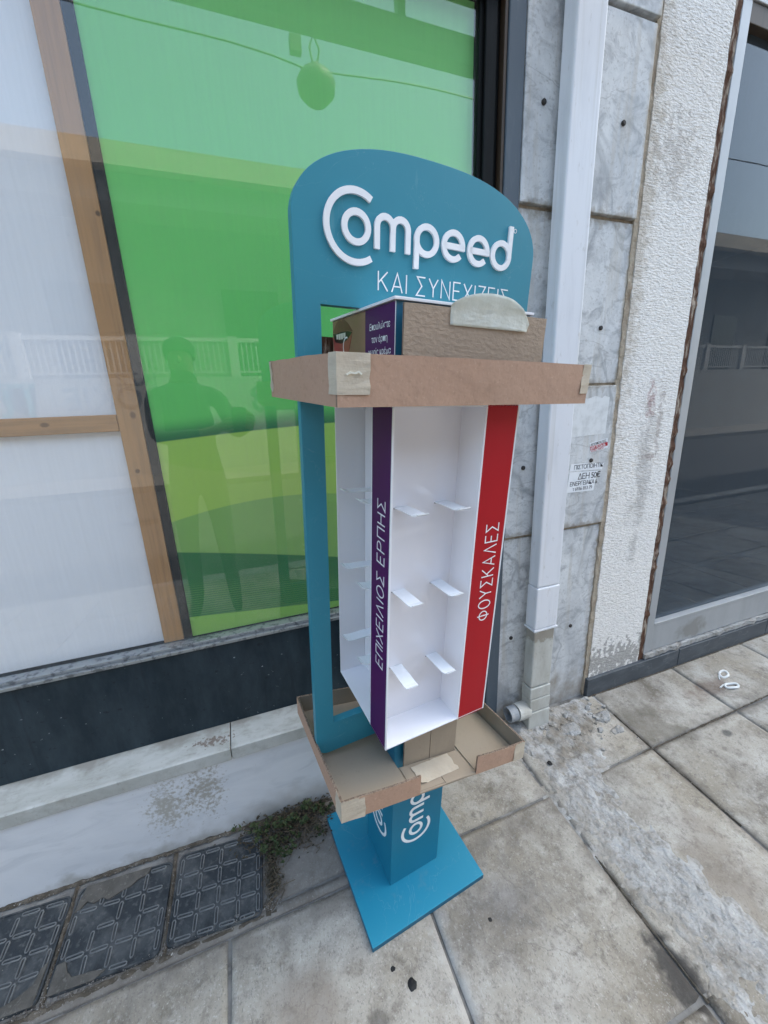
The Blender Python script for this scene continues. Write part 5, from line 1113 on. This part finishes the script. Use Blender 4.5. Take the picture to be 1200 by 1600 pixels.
m_gr = M('grey_spray', (0.13, 0.15, 0.18), 0.8, 0.2); m_gr2 = M('teal_spray', (0.05, 0.25, 0.25), 0.8, 0.2)
def graff(txt, size, x, z, m):
    me = fontmesh(txt, size); me.materials.clear(); me.materials.append(m)
    o = bpy.data.objects.new('graffiti', me); COL.objects.link(o); o.parent = ob_
    o.matrix_local = Matrix.Translation((0, 9, 0.15)) @ Matrix.Translation((x, -8.893, z)) @ Matrix.Rotation(math.pi, 4, 'Z') @ RX
graff('COOKIE', 0.72, -0.95, 1.45, m_gr); graff('π', 1.3, -4.1, 1.35, m_gr2); graff('JAZZ', 0.4, -1.7, 1.98, m_gr); graff('S8', 0.9, 1.25, 1.3, m_gr)
# overhead steel frame in front of the lintel
ov = empty('canopy_frame', Matrix.Translation((0.2, 0.62, 2.54)), 'dark steel sign frame above the window, mirrored in the glass', 'frame')
def ovp(mb, n_):
    o = mb.build(n_, m_post, ov, 0.003); o.matrix_local = Matrix.Translation((-0.2, -0.62, -2.54)); return o
ovp(MB().box(-2.6, 1.6, 0.59, 0.65, 2.55, 2.64), 'lower_beam'); ovp(MB().box(-2.6, 1.6, 0.59, 0.65, 3.05, 3.11), 'upper_beam')
for x in (-2.58, -1.9, -1.2, -0.5, -0.1, 0.20, 0.50, 0.72): ovp(MB().box(x, x + 0.03, 0.60, 0.64, 2.6405, 3.0495), 'upright')
for x in (-2.55, -0.9, 1.5): ovp(MB().box(x, x + 0.05, 0.6505, 1.159, 3.055, 3.105), 'bracket')
# street lamp on its cable
lm = empty('street_lamp', Matrix.Translation((1.27, -2.98, 4.74)), 'round lamp hanging from a cable over the road, mirrored in the glass', 'street lamp')
m_lampc = M('lamp_shell', (0.10, 0.10, 0.095), 0.5, 0.4)
prof = [(0.02, 0.16), (0.06, 0.155), (0.065, 0.09), (0.17, 0.07), (0.215, 0.0), (0.20, -0.09), (0.12, -0.17), (0.01, -0.19)]
vs = []; n_ = 20
for r, z in prof: vs += [(r * math.cos(2 * math.pi * k / n_), r * math.sin(2 * math.pi * k / n_), z) for k in range(n_)]
MB().add(vs, [(a * n_ + k, a * n_ + (k + 1) % n_, (a + 1) * n_ + (k + 1) % n_, (a + 1) * n_ + k) for a in range(len(prof) - 1) for k in range(n_)] + [tuple(range(n_))]).build('lamp_body', m_lampc, lm, smooth=True)
MB().tube([(-0.02, 0, 0.16), (-0.05, 0, 0.3), (0.0, 0, 0.42), (0.06, 0, 0.3), (0.02, 0, 0.16)], 0.012, 6).build('hanger', m_lampc, lm)
MB().box(-0.26, -0.14, -0.04, 0.04, 0.22, 0.36).build('junction_box', m_lampc, lm)
cb = MB().tube([(x, -2.98, 5.0 - 0.06 * math.cos((x - 1.2) * 0.16) - 0.10 * math.exp(-abs(x - 1.25) * 1.6) + 0.01 * math.sin(x * 3)) for x in [-12 + 0.4 * i for i in range(88)]], 0.0085, 6).build('overhead_cable', m_lampc)
tag(cb, 'thin black cable strung over the road, mirrored in the glass', 'cable')

# ------------------------------------------------------------------ the person taking the picture (seen only as a mirror image)
pr = empty('person', Matrix.Translation((-0.29, -0.44, G(-0.29, -0.44))), 'standing person in dark clothes holding up a phone, mirrored in the shop glass', 'person')
g0 = G(-0.29, -0.44); P0 = Vector((-0.29, -0.44, 0))
J = {}; E_ = []
def jn(n, p, r, par=None):
    J[n] = (len(J), Vector(p) - P0 - Vector((0, 0, g0)), r)
    if par: E_.append((J[par][0], J[n][0]))
jn('pelvis', (-0.29, -0.45, 0.92), (0.155, 0.11)); jn('waist', (-0.29, -0.45, 1.08), (0.14, 0.10), 'pelvis'); jn('chest', (-0.285, -0.44, 1.27), (0.165, 0.115), 'waist')
jn('collar', (-0.28, -0.44, 1.41), (0.10, 0.08), 'chest'); jn('neck', (-0.278, -0.42, 1.48), (0.055, 0.055), 'collar'); jn('jaw', (-0.275, -0.40, 1.55), (0.066, 0.070), 'neck')
jn('skull', (-0.275, -0.405, 1.63), (0.078, 0.092), 'jaw'); jn('crown', (-0.276, -0.415, 1.685), (0.055, 0.062), 'skull')
for sg, nm in ((1, 'r'), (-1, 'l')):
    jn(nm + 'sh', (-0.285 + sg * 0.185, -0.44, 1.39), (0.062, 0.062), 'collar')
    jn(nm + 'hip', (-0.29 + sg * 0.095, -0.45, 0.86), (0.092, 0.095), 'pelvis'); jn(nm + 'knee', (-0.29 + sg * 0.11, -0.42, 0.47), (0.06, 0.062), nm + 'hip')
    jn(nm + 'ank', (-0.29 + sg * 0.12, -0.46, 0.07), (0.042, 0.045), nm + 'knee'); jn(nm + 'toe', (-0.29 + sg * 0.135, -0.29, 0.0), (0.042, 0.03), nm + 'ank')
jn('rel', (-0.02, -0.31, 1.17), (0.045, 0.045), 'rsh'); jn('rwr', (0.050, -0.13, 1.205), (0.030, 0.026), 'rel'); jn('rpalm', (0.062, -0.075, 1.235), (0.034, 0.020), 'rwr')
jn('lel', (-0.44, -0.26, 1.16), (0.045, 0.045), 'lsh'); jn('lwr', (-0.15, -0.11, 1.19), (0.030, 0.026), 'lel'); jn('lpalm', (-0.095, -0.075, 1.215), (0.030, 0.022), 'lwr')
for i in range(4):
    jn('rf%da' % i, (0.078, -0.035, 1.215 + i * 0.021), (0.0095, 0.0095), 'rpalm'); jn('rf%db' % i, (0.066, -0.016, 1.222 + i * 0.021), (0.0085, 0.0085), 'rf%da' % i); jn('rf%dc' % i, (0.046, -0.010, 1.226 + i * 0.02), (0.0075, 0.0075), 'rf%db' % i)
    jn('lf%da' % i, (-0.066, -0.036, 1.195 + i * 0.021), (0.0095, 0.0095), 'lpalm'); jn('lf%db' % i, (-0.046, -0.018, 1.20 + i * 0.021), (0.0085, 0.0085), 'lf%da' % i); jn('lf%dc' % i, (-0.028, -0.012, 1.204 + i * 0.02), (0.0075, 0.0075), 'lf%db' % i)
jn('rth1', (0.060, -0.062, 1.285), (0.011, 0.011), 'rpalm'); jn('rth2', (0.042, -0.050, 1.305), (0.009, 0.009), 'rth1')
jn('lth1', (-0.062, -0.068, 1.255), (0.011, 0.011), 'lpalm'); jn('lth2', (-0.036, -0.055, 1.268), (0.009, 0.009), 'lth1')
me = bpy.data.meshes.new('body'); me.from_pydata([J[k][1] for k in J], E_, [])
bo = bpy.data.objects.new('body', me); COL.objects.link(bo)
sk_ = bo.modifiers.new('skin', 'SKIN'); sk_.use_smooth_shade = True
for k in J:
    d_ = me.skin_vertices[0].data[J[k][0]]; d_.radius = J[k][2]; d_.use_root = (k == 'pelvis')
sb_ = bo.modifiers.new('sub', 'SUBSURF'); sb_.levels = 1; sb_.render_levels = 1
dg = bpy.context.evaluated_depsgraph_get(); dg.update()
bm_e = bpy.data.meshes.new_from_object(bo.evaluated_get(dg)); bpy.data.objects.remove(bo)
m_cl = M('dark_jumper', (0.11, 0.115, 0.12), 0.9, 0.15); m_tr = M('dark_trousers', (0.085, 0.09, 0.10), 0.9, 0.15); m_sk2 = M('skin', (0.45, 0.27, 0.19), 0.5, 0.35); m_sho = M('shoe', (0.05, 0.05, 0.05), 0.6, 0.3)
bm_e.materials.clear()
for m_ in (m_cl, m_tr, m_sk2, m_sho): bm_e.materials.append(m_)
for f_ in bm_e.polygons:
    c_ = f_.center + P0 + Vector((0, 0, g0))
    f_.material_index = 3 if c_.z < 0.10 else 1 if c_.z < 0.97 else 2 if (c_.z > 1.475 or (c_.y > -0.115 and c_.z < 1.4 and c_.x > -0.2)) else 0
bo = bpy.data.objects.new('body', bm_e); COL.objects.link(bo); bo.parent = pr
hb = MB(); n_ = 18; vs = []
for i, (z_, r_) in enumerate(((1.60, 0.086), (1.64, 0.093), (1.68, 0.088), (1.71, 0.066), (1.728, 0.03))):
    for k in range(n_):
        a = 2 * math.pi * k / n_; fr_ = max(0, math.sin(a)); zz = z_ + (0.045 * fr_ if i == 0 else 0.02 * fr_ if i == 1 else 0)
        vs.append((-0.275 + r_ * 0.92 * math.cos(a) + 0.29, -0.415 + r_ * 1.08 * math.sin(a) + 0.44, zz - g0))
hb.add(vs, [(a * n_ + k, a * n_ + (k + 1) % n_, (a + 1) * n_ + (k + 1) % n_, (a + 1) * n_ + k) for a in range(4) for k in range(n_)] + [tuple(4 * n_ + k for k in range(n_))]).build('hair', M('dark_hair', (0.02, 0.015, 0.012), 0.6, 0.3), pr, smooth=True)
hb = MB().tube([(0.015, 0.118, 1.615 - g0), (0.015, 0.132, 1.59 - g0), (0.015, 0.118, 1.582 - g0)], [0.008, 0.014, 0.010], 8); hb.build('nose', m_sk2, pr, smooth=True)
ph = MB().box(-0.022, 0.053, -0.132, 0.018, 0.006, 0.0145).build('phone', M('phone_black', (0.015, 0.015, 0.017), 0.3, 0.5), None, 0.003)
ph.matrix_world = cam.matrix_world.copy(); tag(ph, 'black phone held up in front of the shop window, mirrored in the glass', 'phone')
